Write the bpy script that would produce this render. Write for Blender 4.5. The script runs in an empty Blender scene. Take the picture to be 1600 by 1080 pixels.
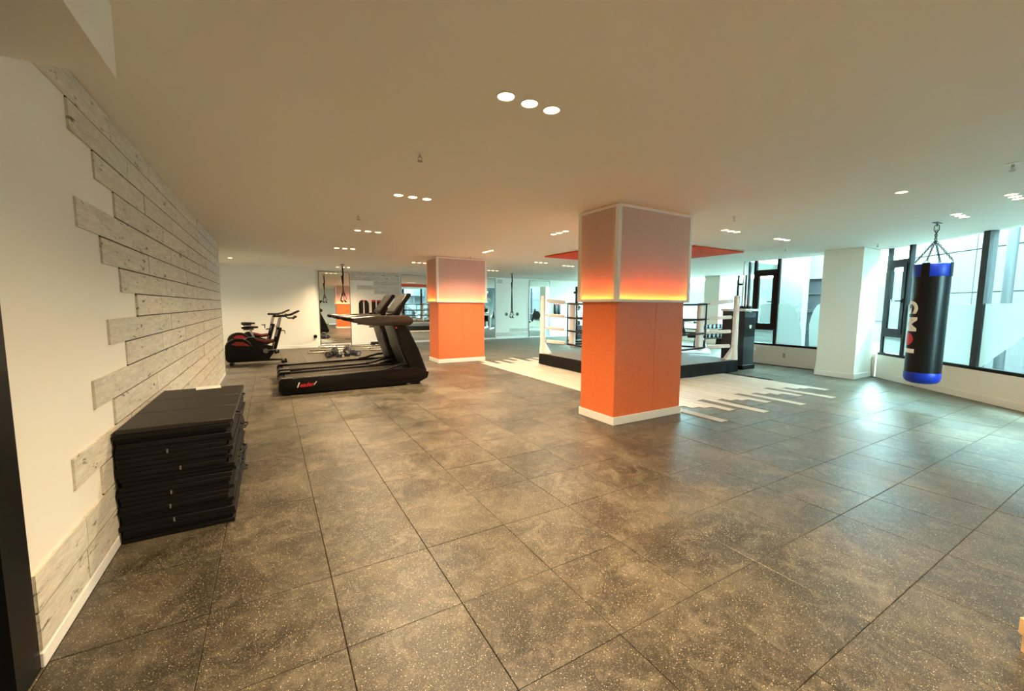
import bpy, bmesh, math, random
from mathutils import Vector, Matrix

random.seed(7)
SC = bpy.context.scene
COL = SC.collection
PI = math.pi

# ------------------------------------------------------------------ camera
CAM_H = 1.3687
YAW, PITCH, ROLL, FPX = 0.5302, 0.0961, -0.0058, 643.86
def cam_axes():
    f = Vector((math.sin(YAW) * math.cos(PITCH), math.cos(YAW) * math.cos(PITCH), -math.sin(PITCH)))
    r = Vector((math.cos(YAW), -math.sin(YAW), 0))
    d = f.cross(r)
    r2 = math.cos(ROLL) * r + math.sin(ROLL) * d
    d2 = -math.sin(ROLL) * r + math.cos(ROLL) * d
    return r2, d2, f
CR, CD, CF = cam_axes()
cam_data = bpy.data.cameras.new('camera')
cam_data.sensor_width = 36.0
cam_data.lens = FPX / 1600 * 36.0
cam_data.clip_start = 0.05
cam = bpy.data.objects.new('camera', cam_data)
COL.objects.link(cam)
cm = Matrix.Identity(4)
for i, vv in enumerate((CR, -CD, -CF)):
    for k in range(3):
        cm[k][i] = vv[k]
cm[2][3] = CAM_H
cam.matrix_world = cm
SC.camera = cam

def project(p):
    q = Vector(p) - Vector((0, 0, CAM_H))
    z = q.dot(CF)
    if z < 0.05:
        return None
    return 800 + FPX * q.dot(CR) / z, 540 + FPX * q.dot(CD) / z

# ------------------------------------------------------------------ world, exposure
W = bpy.data.worlds.new('sky')
SC.world = W
W.use_nodes = True
_nt = W.node_tree
_bg = _nt.nodes['Background']
SKY_STRENGTH = 15.0
SKY_COLOR = (0.56, 0.95, 1.0, 1)
_bg.inputs['Strength'].default_value = SKY_STRENGTH
_bg.inputs['Color'].default_value = SKY_COLOR
SC.view_settings.view_transform = 'Standard'
SC.view_settings.look = 'None'
SC.view_settings.gamma = 1.0
SC.view_settings.use_curve_mapping = False
SC.view_settings.exposure = 1.95
LAMP_POWER = 10.5          # watts per downlight
LAMP_COLOR = (1.0, 0.74, 0.45)
LED_STRENGTH = 25.0
LED_COLOR = (1.0, 0.33, 0.035)

# ------------------------------------------------------------------ materials
MATS = {}
def new_mat(name):
    m = bpy.data.materials.new(name)
    m.use_nodes = True
    nt = m.node_tree
    return m, nt, nt.nodes['Principled BSDF'], nt.nodes['Material Output']

def simple(name, col, rough=0.5, metal=0.0, spec=0.5, bump=0.0, bscale=60.0, vary=0.0, coat=0.0):
    m, nt, b, o = new_mat(name)
    b.inputs['Base Color'].default_value = (*col, 1)
    b.inputs['Roughness'].default_value = rough
    b.inputs['Metallic'].default_value = metal
    b.inputs['Specular IOR Level'].default_value = spec
    b.inputs['Coat Weight'].default_value = coat
    if bump > 0 or vary > 0:
        g = nt.nodes.new('ShaderNodeNewGeometry')
        n = nt.nodes.new('ShaderNodeTexNoise')
        n.inputs['Scale'].default_value = bscale
        n.inputs['Detail'].default_value = 4
        nt.links.new(g.outputs['Position'], n.inputs['Vector'])
        if bump > 0:
            bp = nt.nodes.new('ShaderNodeBump')
            bp.inputs['Strength'].default_value = bump
            bp.inputs['Distance'].default_value = 0.01
            nt.links.new(n.outputs['Fac'], bp.inputs['Height'])
            nt.links.new(bp.outputs['Normal'], b.inputs['Normal'])
        if vary > 0:
            r = nt.nodes.new('ShaderNodeValToRGB')
            r.color_ramp.elements[0].position = 0.3
            r.color_ramp.elements[1].position = 0.7
            r.color_ramp.elements[0].color = (*[c * (1 - vary) for c in col], 1)
            r.color_ramp.elements[1].color = (*[min(1, c * (1 + vary)) for c in col], 1)
            nt.links.new(n.outputs['Fac'], r.inputs['Fac'])
            nt.links.new(r.outputs['Color'], b.inputs['Base Color'])
    MATS[name] = m
    return m

def ramp(nt, stops, interp='LINEAR'):
    r = nt.nodes.new('ShaderNodeValToRGB')
    e = r.color_ramp.elements
    r.color_ramp.interpolation = interp
    e[0].position, e[0].color = stops[0][0], (*stops[0][1], 1)
    e[1].position, e[1].color = stops[-1][0], (*stops[-1][1], 1)
    for p, c in stops[1:-1]:
        x = e.new(p)
        x.color = (*c, 1)
    return r

def noise(nt, vec, scale, detail=4, rough=0.5, dist=0.0):
    n = nt.nodes.new('ShaderNodeTexNoise')
    n.inputs['Scale'].default_value = scale
    n.inputs['Detail'].default_value = detail
    n.inputs['Roughness'].default_value = rough
    n.inputs['Distortion'].default_value = dist
    nt.links.new(vec, n.inputs['Vector'])
    return n

def mixc(nt, fac, a, b, blend='MIX'):
    m = nt.nodes.new('ShaderNodeMix')
    m.data_type = 'RGBA'
    m.blend_type = blend
    for k, vv in ((0, fac), (6, a), (7, b)):
        if isinstance(vv, bpy.types.NodeSocket):
            nt.links.new(vv, m.inputs[k])
        elif isinstance(vv, (int, float)):
            m.inputs[k].default_value = vv
        else:
            m.inputs[k].default_value = (*vv, 1)
    return m.outputs[2]

def piece_vector(nt, scale):
    """world position, scaled, shifted by a random amount for each piece"""
    g = nt.nodes.new('ShaderNodeNewGeometry')
    oi = nt.nodes.new('ShaderNodeObjectInfo')
    mu = nt.nodes.new('ShaderNodeMath')
    mu.operation = 'MULTIPLY'
    mu.inputs[1].default_value = 37.0
    nt.links.new(oi.outputs['Random'], mu.inputs[0])
    mp = nt.nodes.new('ShaderNodeVectorMath')
    mp.operation = 'MULTIPLY'
    mp.inputs[1].default_value = scale
    nt.links.new(g.outputs['Position'], mp.inputs[0])
    ad = nt.nodes.new('ShaderNodeVectorMath')
    ad.operation = 'ADD'
    nt.links.new(mp.outputs[0], ad.inputs[0])
    nt.links.new(mu.outputs[0], ad.inputs[1])
    return ad.outputs[0], oi.outputs['Random']

def whitewash(name, axis, base, light, dark, rough=0.6, chips=True, rowvar=0.12):
    m, nt, b, o = new_mat(name)
    s = {'y': (14, 1.6, 14), 'x': (1.6, 14, 14)}[axis]
    vec, rnd = piece_vector(nt, s)
    grain = noise(nt, vec, 2.2, 6, 0.65, 0.6)
    r1 = ramp(nt, [(0.30, tuple(c * 0.82 for c in base)), (0.5, base), (0.68, light)])
    nt.links.new(grain.outputs['Fac'], r1.inputs['Fac'])
    col = r1.outputs['Color']
    if chips:
        cv, _ = piece_vector(nt, {'y': (22, 5, 22), 'x': (5, 22, 22)}[axis])
        n2 = noise(nt, cv, 1.0, 6, 0.7, 0.3)
        r2 = ramp(nt, [(0.60, (0, 0, 0)), (0.66, (1, 1, 1))])
        nt.links.new(n2.outputs['Fac'], r2.inputs['Fac'])
        col = mixc(nt, r2.outputs['Color'], col, dark)
        n3 = noise(nt, vec, 9.0, 3, 0.6, 0.2)
        r3 = ramp(nt, [(0.40, (0.80, 0.78, 0.74)), (0.60, (1, 1, 1))])
        nt.links.new(n3.outputs['Fac'], r3.inputs['Fac'])
        col = mixc(nt, 0.7, col, r3.outputs['Color'], 'MULTIPLY')
    rv = ramp(nt, [(0.0, (1 - rowvar,) * 3), (1.0, (1, 1, 1))])
    nt.links.new(rnd, rv.inputs['Fac'])
    col = mixc(nt, 1.0, col, rv.outputs['Color'], 'MULTIPLY')
    nt.links.new(col, b.inputs['Base Color'])
    b.inputs['Roughness'].default_value = rough
    bp = nt.nodes.new('ShaderNodeBump')
    bp.inputs['Strength'].default_value = 0.15
    bp.inputs['Distance'].default_value = 0.004
    nt.links.new(grain.outputs['Fac'], bp.inputs['Height'])
    nt.links.new(bp.outputs['Normal'], b.inputs['Normal'])
    MATS[name] = m
    return m

def rubber_floor(name):
    m, nt, b, o = new_mat(name)
    vec, rnd = piece_vector(nt, (1, 1, 1))
    g = nt.nodes.new('ShaderNodeNewGeometry')
    n1 = noise(nt, g.outputs['Position'], 1.3, 8, 0.68, 0.6)
    r1 = ramp(nt, [(0.36, (0.0145, 0.0112, 0.0062)), (0.50, (0.038, 0.0305, 0.0178)), (0.66, (0.115, 0.095, 0.061))])
    nt.links.new(n1.outputs['Fac'], r1.inputs['Fac'])
    # chalky scuffs, finer
    n2 = noise(nt, vec, 6.5, 10, 0.75, 1.2)
    r2 = ramp(nt, [(0.48, (0, 0, 0)), (0.64, (1, 1, 1))])
    nt.links.new(n2.outputs['Fac'], r2.inputs['Fac'])
    mf = nt.nodes.new('ShaderNodeMath')
    mf.operation = 'MULTIPLY'
    mf.inputs[1].default_value = 0.5
    nt.links.new(r2.outputs['Color'], mf.inputs[0])
    col = mixc(nt, mf.outputs[0], r1.outputs['Color'], (0.20, 0.168, 0.122))
    # flecks of coloured granulate
    for sc_, gt_, lt_, fc_ in ((135, 0.87, 0.27, (0.62, 0.53, 0.38)), (260, 0.80, 0.33, (0.42, 0.36, 0.25)), (420, 0.72, 0.36, (0.26, 0.22, 0.155))):
        vo = nt.nodes.new('ShaderNodeTexVoronoi')
        vo.inputs['Scale'].default_value = sc_
        nt.links.new(vec, vo.inputs['Vector'])
        wn = nt.nodes.new('ShaderNodeSeparateColor')
        nt.links.new(vo.outputs['Color'], wn.inputs[0])
        gt = nt.nodes.new('ShaderNodeMath')
        gt.operation = 'GREATER_THAN'
        gt.inputs[1].default_value = gt_
        nt.links.new(wn.outputs[0], gt.inputs[0])
        lt = nt.nodes.new('ShaderNodeMath')
        lt.operation = 'LESS_THAN'
        lt.inputs[1].default_value = lt_
        nt.links.new(vo.outputs['Distance'], lt.inputs[0])
        mu = nt.nodes.new('ShaderNodeMath')
        mu.operation = 'MULTIPLY'
        nt.links.new(gt.outputs[0], mu.inputs[0])
        nt.links.new(lt.outputs[0], mu.inputs[1])
        col = mixc(nt, mu.outputs[0], col, fc_)
    rv = ramp(nt, [(0.0, (0.84, 0.84, 0.84)), (1.0, (1.08, 1.08, 1.08))])
    nt.links.new(rnd, rv.inputs['Fac'])
    col = mixc(nt, 1.0, col, rv.outputs['Color'], 'MULTIPLY')
    nt.links.new(col, b.inputs['Base Color'])
    rr = ramp(nt, [(0.3, (0.35,) * 3), (0.7, (0.50,) * 3)])
    nt.links.new(n1.outputs['Fac'], rr.inputs['Fac'])
    nt.links.new(rr.outputs['Color'], b.inputs['Roughness'])
    b.inputs['Specular IOR Level'].default_value = 0.5
    n3 = noise(nt, g.outputs['Position'], 160, 2, 0.5)
    bp = nt.nodes.new('ShaderNodeBump')
    bp.inputs['Strength'].default_value = 0.25
    bp.inputs['Distance'].default_value = 0.002
    nt.links.new(n3.outputs['Fac'], bp.inputs['Height'])
    nt.links.new(bp.outputs['Normal'], b.inputs['Normal'])
    MATS[name] = m
    return m

def glass(name, tint=(0.93, 0.98, 0.97)):
    m, nt, b, o = new_mat(name)
    nt.nodes.remove(b)
    t = nt.nodes.new('ShaderNodeBsdfTransparent')
    t.inputs['Color'].default_value = (*tint, 1)
    gl = nt.nodes.new('ShaderNodeBsdfGlossy')
    gl.inputs['Roughness'].default_value = 0.02
    lw = nt.nodes.new('ShaderNodeLayerWeight')
    lw.inputs['Blend'].default_value = 0.5
    pw = nt.nodes.new('ShaderNodeMath')
    pw.operation = 'POWER'
    pw.inputs[1].default_value = 5.0
    nt.links.new(lw.outputs['Facing'], pw.inputs[0])
    fr = nt.nodes.new('ShaderNodeMath')
    fr.operation = 'MULTIPLY_ADD'
    fr.inputs[1].default_value = 0.9
    fr.inputs[2].default_value = 0.04
    nt.links.new(pw.outputs[0], fr.inputs[0])
    mx = nt.nodes.new('ShaderNodeMixShader')
    nt.links.new(fr.outputs[0], mx.inputs[0])
    nt.links.new(t.outputs[0], mx.inputs[1])
    nt.links.new(gl.outputs[0], mx.inputs[2])
    nt.links.new(mx.outputs[0], o.inputs['Surface'])
    MATS[name] = m
    return m

def film(name):
    m, nt, b, o = new_mat(name)
    nt.nodes.remove(b)
    t = nt.nodes.new('ShaderNodeBsdfTranslucent')
    t.inputs['Color'].default_value = (0.58, 0.61, 0.59, 1)
    d = nt.nodes.new('ShaderNodeBsdfDiffuse')
    d.inputs['Color'].default_value = (0.58, 0.61, 0.59, 1)
    mx = nt.nodes.new('ShaderNodeMixShader')
    mx.inputs[0].default_value = 0.35
    nt.links.new(t.outputs[0], mx.inputs[1])
    nt.links.new(d.outputs[0], mx.inputs[2])
    nt.links.new(mx.outputs[0], o.inputs['Surface'])
    MATS[name] = m
    return m

def mesh_fabric(name):
    """fine white perforated screen: half of it is holes"""
    m, nt, b, o = new_mat(name)
    nt.nodes.remove(b)
    g = nt.nodes.new('ShaderNodeNewGeometry')
    n = noise(nt, g.outputs['Position'], 70, 3, 0.6)
    r = ramp(nt, [(0.3, (0.56,) * 3), (0.7, (0.66,) * 3)])
    nt.links.new(n.outputs['Fac'], r.inputs['Fac'])
    t = nt.nodes.new('ShaderNodeBsdfTransparent')
    d = nt.nodes.new('ShaderNodeBsdfDiffuse')
    d.inputs['Color'].default_value = (0.86, 0.77, 0.74, 1)
    tl = nt.nodes.new('ShaderNodeBsdfTranslucent')
    tl.inputs['Color'].default_value = (0.86, 0.77, 0.74, 1)
    m2 = nt.nodes.new('ShaderNodeMixShader')
    m2.inputs[0].default_value = 0.35
    nt.links.new(d.outputs[0], m2.inputs[1])
    nt.links.new(tl.outputs[0], m2.inputs[2])
    mx = nt.nodes.new('ShaderNodeMixShader')
    nt.links.new(r.outputs['Color'], mx.inputs[0])
    nt.links.new(t.outputs[0], mx.inputs[1])
    nt.links.new(m2.outputs[0], mx.inputs[2])
    nt.links.new(mx.outputs[0], o.inputs['Surface'])
    MATS[name] = m
    return m

def emit(name, col, strength):
    m, nt, b, o = new_mat(name)
    b.inputs['Base Color'].default_value = (0.8, 0.8, 0.8, 1)
    b.inputs['Emission Color'].default_value = (*col, 1)
    b.inputs['Emission Strength'].default_value = strength
    MATS[name] = m
    return m

simple('white_paint', (0.83, 0.80, 0.715), 0.6, bump=0.05, bscale=180)
simple('ceiling_paint', (0.82, 0.79, 0.71), 0.75, bump=0.04, bscale=150)
simple('white_trim', (0.82, 0.80, 0.75), 0.4)
simple('dark_subfloor', (0.03, 0.028, 0.025), 0.9)
simple('black_metal', (0.004, 0.005, 0.005), 0.35, spec=0.3)
simple('grey_frame', (0.022, 0.026, 0.028), 0.4)
simple('white_metal', (0.82, 0.80, 0.77), 0.35)
simple('orange_paint', (0.78, 0.17, 0.045), 0.38, bump=0.06, bscale=25, vary=0.05)
simple('red_panel', (0.78, 0.075, 0.008), 0.7, spec=0.1)
simple('black_plastic', (0.0035, 0.0033, 0.0032), 0.30, spec=0.25)
simple('charcoal_plastic', (0.006, 0.0056, 0.0052), 0.36, spec=0.18)
simple('slate_plastic', (0.060, 0.074, 0.084), 0.35)
simple('bronze_plastic', (0.032, 0.025, 0.018), 0.26)
simple('ridge_glint', (0.16, 0.14, 0.115), 0.3)  # lighter grey stands in for glints on the treadmill foot ridges
simple('belt_rubber', (0.045, 0.036, 0.025), 0.45, bump=0.2, bscale=300)
simple('black_foam', (0.0032, 0.003, 0.0028), 0.65, spec=0.25, bump=0.2, bscale=90)
simple('mat_top_sheen', (0.012, 0.010, 0.0075), 0.5, bump=0.2, bscale=90)  # lighter brown copy of the foam, sheen of the top mat painted in
simple('tag_grey', (0.16, 0.15, 0.14), 0.5)
simple('chrome', (0.50, 0.49, 0.46), 0.18, metal=1.0)
simple('dark_steel', (0.06, 0.065, 0.065), 0.35, metal=0.4)
simple('dull_steel', (0.30, 0.30, 0.29), 0.35, metal=1.0)
simple('cabinet_grey', (0.030, 0.038, 0.043), 0.4)
simple('screen_glass', (0.012, 0.011, 0.008), 0.5, spec=0.15)
simple('red_plastic', (0.22, 0.014, 0.012), 0.3)
simple('maroon_plastic', (0.10, 0.012, 0.012), 0.3)
simple('red_print', (0.60, 0.015, 0.03), 0.4)
simple('white_print', (0.80, 0.78, 0.75), 0.45)
simple('black_vinyl', (0.0025, 0.004, 0.0048), 0.32, spec=0.3, bump=0.12, bscale=40)
simple('blue_vinyl', (0.004, 0.028, 0.36), 0.36, spec=0.3, bump=0.1, bscale=40)
simple('black_fabric', (0.007, 0.008, 0.009), 0.75, bump=0.3, bscale=35)
simple('canvas_grey', (0.14, 0.135, 0.125), 0.7, vary=0.08, bscale=4)
simple('white_vinyl', (0.78, 0.76, 0.74), 0.4)
simple('pink_vinyl', (0.78, 0.58, 0.54), 0.45)
simple('black_rope', (0.012, 0.012, 0.012), 0.55)
simple('paper', (0.85, 0.83, 0.78), 0.6)
simple('plywood', (0.62, 0.42, 0.22), 0.5, vary=0.08, bscale=12)
simple('concrete', (0.038, 0.037, 0.039), 0.8, vary=0.05, bscale=3)
simple('concrete_pale', (0.058, 0.056, 0.056), 0.8, vary=0.03, bscale=3)
simple('concrete_dark', (0.02, 0.022, 0.025), 0.7)
simple('render_white', (0.14, 0.135, 0.135), 0.8)
simple('paving', (0.11, 0.11, 0.105), 0.8, vary=0.1, bscale=5)
simple('sack_white', (0.32, 0.32, 0.32), 0.6, bump=0.6, bscale=18, vary=0.1)
simple('outlet_plastic', (0.70, 0.66, 0.58), 0.4)
simple('black_iron', (0.018, 0.018, 0.018), 0.42)
simple('yellow_trim', (0.55, 0.42, 0.05), 0.4)
rubber_floor('rubber_tile')
whitewash('wall_plank', 'y', (0.70, 0.66, 0.56), (0.80, 0.76, 0.66), (0.11, 0.09, 0.065))
whitewash('back_plank', 'x', (0.66, 0.62, 0.54), (0.76, 0.72, 0.64), (0.18, 0.15, 0.12))
whitewash('floor_plank', 'y', (0.50, 0.455, 0.39), (0.60, 0.555, 0.49), (0.30, 0.26, 0.22), rough=0.5, chips=False, rowvar=0.14)
glass('window_glass')
film('frosted_film')
mesh_fabric('screen_mesh')
emit('lamp_lens', (1.0, 0.80, 0.45), 4.0)
emit('led_strip', LED_COLOR, LED_STRENGTH)
m_, nt_, b_, o_ = new_mat('mirror_glass')
b_.inputs['Base Color'].default_value = (0.86, 0.90, 0.88, 1)
b_.inputs['Metallic'].default_value = 1
b_.inputs['Roughness'].default_value = 0.01
MATS['mirror_glass'] = m_
M = MATS

# ------------------------------------------------------------------ mesh helpers
class MB:
    def __init__(self):
        self.bm = bmesh.new()

    def box(self, x0, x1, y0, y1, z0, z1, bevel=0.0, seg=1):
        vs = [self.bm.verts.new((x, y, z)) for x in (x0, x1) for y in (y0, y1) for z in (z0, z1)]
        fs = []
        for q in ((0, 1, 3, 2), (4, 6, 7, 5), (0, 4, 5, 1), (2, 3, 7, 6), (0, 2, 6, 4), (1, 5, 7, 3)):
            fs.append(self.bm.faces.new([vs[i] for i in q]))
        if bevel > 0:
            es = list({e for f in fs for e in f.edges})
            bmesh.ops.bevel(self.bm, geom=es, offset=bevel, segments=seg, affect='EDGES', profile=0.6)
        return self

    def obox(self, c, ax, ay, az, hx, hy, hz, bevel=0.0):
        """box with own axes"""
        c, ax, ay, az = Vector(c), Vector(ax).normalized(), Vector(ay).normalized(), Vector(az).normalized()
        vs = [self.bm.verts.new(c + ax * (sx * hx) + ay * (sy * hy) + az * (sz * hz))
              for sx in (-1, 1) for sy in (-1, 1) for sz in (-1, 1)]
        fs = []
        for q in ((0, 1, 3, 2), (4, 6, 7, 5), (0, 4, 5, 1), (2, 3, 7, 6), (0, 2, 6, 4), (1, 5, 7, 3)):
            fs.append(self.bm.faces.new([vs[i] for i in q]))
        if bevel > 0:
            es = list({e for f in fs for e in f.edges})
            bmesh.ops.bevel(self.bm, geom=es, offset=bevel, segments=2, affect='EDGES', profile=0.6)
        return self

    def tube(self, pts, r, n=10, closed=False):
        pts = [Vector(p) for p in pts]
        rs = r if isinstance(r, (list, tuple)) else [r] * len(pts)
        rings, prev = [], None
        N = len(pts)
        for i, p in enumerate(pts):
            if closed:
                t = (pts[(i + 1) % N] - pts[i - 1]).normalized()
            elif i == 0:
                t = (pts[1] - p).normalized()
            elif i == N - 1:
                t = (p - pts[-2]).normalized()
            else:
                t = ((pts[i + 1] - p).normalized() + (p - pts[i - 1]).normalized()).normalized()
            if prev is None:
                u = t.cross(Vector((0, 0, 1)))
                if u.length < 1e-3:
                    u = t.cross(Vector((1, 0, 0)))
            else:
                u = prev - t * prev.dot(t)
                if u.length < 1e-6:
                    u = t.cross(Vector((0.3, 0.5, 1)))
            u.normalize()
            prev = u
            w = t.cross(u)
            rings.append([self.bm.verts.new(p + (u * math.cos(2 * PI * k / n) + w * math.sin(2 * PI * k / n)) * rs[i]) for k in range(n)])
        segs = N if closed else N - 1
        for i in range(segs):
            a, b = rings[i], rings[(i + 1) % N]
            for k in range(n):
                self.bm.faces.new((a[k], a[(k + 1) % n], b[(k + 1) % n], b[k]))
        if not closed:
            self.bm.faces.new(rings[0][::-1])
            self.bm.faces.new(rings[-1])
        return self

    def cyl(self, p0, p1, r, n=16, r1=None):
        return self.tube([p0, p1], [r, r if r1 is None else r1], n)

    def lathe(self, prof, c=(0, 0, 0), n=24, axis='z'):
        c = Vector(c)
        rings = []
        for r, h in prof:
            ring = []
            for k in range(n):
                a = 2 * PI * k / n
                x, y = r * math.cos(a), r * math.sin(a)
                p = {'z': (x, y, h), 'y': (x, h, y), 'x': (h, x, y)}[axis]
                ring.append(self.bm.verts.new(c + Vector(p)))
            rings.append(ring)
        for a, b in zip(rings, rings[1:]):
            for k in range(n):
                self.bm.faces.new((a[k], a[(k + 1) % n], b[(k + 1) % n], b[k]))
        self.bm.faces.new(rings[0][::-1])
        self.bm.faces.new(rings[-1])
        return self

    def prism(self, prof, lo, hi, axis='y', bevel=0.0):
        """profile (a, b) pushed along an axis: y -> (x, z), x -> (y, z), z -> (x, y)"""
        def P(a, b, h):
            return {'y': (a, h, b), 'x': (h, a, b), 'z': (a, b, h)}[axis]
        v0 = [self.bm.verts.new(P(a, b, lo)) for a, b in prof]
        v1 = [self.bm.verts.new(P(a, b, hi)) for a, b in prof]
        n = len(prof)
        fs = [self.bm.faces.new(v0[::-1]), self.bm.faces.new(v1)]
        for i in range(n):
            fs.append(self.bm.faces.new((v0[i], v0[(i + 1) % n], v1[(i + 1) % n], v1[i])))
        if bevel > 0:
            es = list({e for f in fs for e in f.edges})
            bmesh.ops.bevel(self.bm, geom=es, offset=bevel, segments=2, affect='EDGES', profile=0.6)
        return self

    def ring_link(self, c, R, L, r, axis, perp, n=10, m=6):
        """chain link: stadium with its long way along axis, its width along perp"""
        c, axis, perp = Vector(c), Vector(axis).normalized(), Vector(perp).normalized()
        pts = []
        for k in range(n):
            a = 2 * PI * k / n
            pts.append(c + axis * (math.cos(a) * R + math.copysign(L, math.cos(a))) + perp * (math.sin(a) * R))
        return self.tube(pts, r, m, closed=True)

    def build(self, name, mat, parent=None, smooth=True, ang=38, loc=None):
        bmesh.ops.recalc_face_normals(self.bm, faces=self.bm.faces)
        me = bpy.data.meshes.new(name)
        self.bm.to_mesh(me)
        self.bm.free()
        me.materials.append(M[mat] if isinstance(mat, str) else mat)
        if smooth:
            me.polygons.foreach_set('use_smooth', [True] * len(me.polygons))
            me.set_sharp_from_angle(angle=math.radians(ang))
        o = bpy.data.objects.new(name, me)
        COL.objects.link(o)
        if parent is not None:
            o.parent = parent
        if loc is not None:
            o.location = loc
        return o

def thing(name, label, cat, loc=(0, 0, 0), rz=0.0, group=None):
    o = bpy.data.objects.new(name, None)
    o.empty_display_size = 0.1
    COL.objects.link(o)
    o.location = loc
    o.rotation_euler = (0, 0, rz)
    o['label'] = label
    o['category'] = cat
    if group:
        o['group'] = group
    return o

def tag(o, label, cat, group=None):
    o['label'] = label
    o['category'] = cat
    if group:
        o['group'] = group
    return o

def struct(name, parts=None):
    o = bpy.data.objects.new(name, None)
    o.empty_display_size = 0.1
    COL.objects.link(o)
    o['kind'] = 'structure'
    return o

def smesh(name, mb, mat, smooth=False):
    o = mb.build(name, mat, smooth=smooth)
    o['kind'] = 'structure'
    return o

def link_copy(src, parent, loc=None, scale=None, rot=None):
    c = src.copy()
    COL.objects.link(c)
    c.parent = parent
    if loc is not None:
        c.location = loc
    if scale is not None:
        c.scale = scale
    if rot is not None:
        c.rotation_euler = rot
    return c

def copy_tree(src, loc, rz, label, group=None):
    r = src.copy()
    COL.objects.link(r)
    r.location = loc
    r.rotation_euler = (0, 0, rz)
    r['label'] = label
    if group:
        r['group'] = group
    for ch in list(src.children):
        c = ch.copy()
        COL.objects.link(c)
        c.parent = r
        for gch in list(ch.children):
            d = gch.copy()
            COL.objects.link(d)
            d.parent = c
    return r

def text_mesh(body, size, extrude=0.001, bevel=0.0, shear=0.0):
    cu = bpy.data.curves.new('lettering', 'FONT')
    cu.body = body
    cu.size = size
    cu.extrude = extrude
    cu.shear = shear
    cu.offset = bevel
    cu.align_x = 'CENTER'
    cu.align_y = 'CENTER'
    o = bpy.data.objects.new('lettering', cu)
    COL.objects.link(o)
    dg = bpy.context.evaluated_depsgraph_get()
    me = bpy.data.meshes.new_from_object(o.evaluated_get(dg))
    bpy.data.objects.remove(o)
    return me

# ------------------------------------------------------------------ plan of the room (metres)
H = 2.5026                 # ceiling
XW = -0.803                # plank wall on the left
WALL_END = 9.60
YB = 14.94                 # back wall
LX = 10.37                 # window wall on the right
CORNER = Vector((10.37, 3.35))
ANG = Vector((-0.63116, -0.77565))      # the angled window wall runs this way from the corner
ANG_N = Vector((0.77565, -0.63116))     # outwards
ANG_LEN = 7.0
ANG_END = CORNER + ANG * ANG_LEN        # about (5.95, -2.08)
JOG_Y = 6.15
FX = 14.70                 # far window wall
REAR_Y = ANG_END.y
SILL = 0.47

OUTLINE = [(-3.2, REAR_Y - 0.15), (ANG_END.x + 0.1, REAR_Y - 0.15), (CORNER.x + 0.10, CORNER.y - 0.06), (LX + 0.10, JOG_Y - 0.10),
           (FX + 0.12, JOG_Y - 0.10), (FX + 0.12, YB + 0.15), (-3.2, YB + 0.15)]

# ceiling
smesh('ceiling', MB().prism(OUTLINE, H, H + 0.25, 'z'), 'ceiling_paint')
# dropped bulkhead over the entrance
smesh('trim_1', MB().box(-3.2, -0.475, REAR_Y, 2.245, 2.236, H), 'ceiling_paint')

# floor: slab, rubber tiles, pale plank field
floor = smesh('floor', MB().prism(OUTLINE, -0.20, -0.012, 'z'), 'dark_subfloor')

PILLARS = [(3.36, 4.51, 3.42, 4.00), (3.40, 4.60, 9.22, 9.85)]
RING = (5.45, 8.50, 5.06, 8.01)
def in_room(x, y):
    if y > YB or y < REAR_Y or x < -3.1:
        return False
    if x > LX and y < JOG_Y:
        return False
    if x > FX:
        return False
    d = (Vector((x, y)) - CORNER).dot(ANG_N)
    if d > 0.25 and y < CORNER.y + 0.2:
        return False
    return True

def tile_mesh():
    b = MB()
    g, c, t = 0.0012, 0.0022, 0.010
    lo = [(g, g), (0.5 - g, g), (0.5 - g, 0.5 - g), (g, 0.5 - g)]
    hi = [(g + c, g + c), (0.5 - g - c, g + c), (0.5 - g - c, 0.5 - g - c), (g + c, 0.5 - g - c)]
    v0 = [b.bm.verts.new((x, y, -t)) for x, y in lo]
    v1 = [b.bm.verts.new((x, y, -c * 0.8)) for x, y in lo]
    v2 = [b.bm.verts.new((x, y, 0)) for x, y in hi]
    for i in range(4):
        j = (i + 1) % 4
        b.bm.faces.new((v0[i], v0[j], v1[j], v1[i]))
        b.bm.faces.new((v1[i], v1[j], v2[j], v2[i]))
    b.bm.faces.new(v2)
    return b

cells = []
for i in range(-8, 31):
    for j in range(-6, 31):
        x, y = 0.209 + 0.5 * i, 0.150 + 0.5 * j
        cx, cy = x + 0.25, y + 0.25
        if not in_room(cx, cy):
            continue
        if RING[0] + 0.3 < cx < RING[1] - 0.3 and RING[2] + 0.3 < cy < RING[3] - 0.3:
            continue
        vis = False
        for qx, qy in ((cx, cy), (x + .05, y + .05), (x + .45, y + .45), (x + .05, y + .45), (x + .45, y + .05)):
            pp = project((qx, qy, 0))
            if pp and -20 < pp[0] < 1620 and pp[1] < 1100:
                vis = True
        if cx < XW and cy < WALL_END:
            vis = vis and cy < 2.6
        under = 4.6 < cx < 8.0 and 3.9 < cy < 8.4      # wholly below the pale planks
        d = math.hypot(cx, cy)
        cells.append((not (vis and not under), d, x, y))
cells.sort()
first = None
rest = MB()
nt_count = 0
for hid, d, x, y in cells:
    if not hid and nt_count < 296:
        dz = random.uniform(-0.0012, 0.0006)
        if first is None:
            first = tile_mesh().build('tile', 'rubber_tile', floor, smooth=False, loc=(x, y, dz))
        else:
            c = link_copy(first, floor, (x, y, dz))
            c.rotation_euler = (0, 0, 0)
        nt_count += 1
    elif not (4.6 < x + .25 < 8.0 and 3.9 < y + .25 < 8.4):
        g = 0.003
        rest.box(x + g, x + 0.5 - g, y + g, y + 0.5 - g, -0.010, -0.0005)
ro = rest.build('tile_field', 'rubber_tile', floor, smooth=False)
ro['kind'] = 'stuff'

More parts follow.
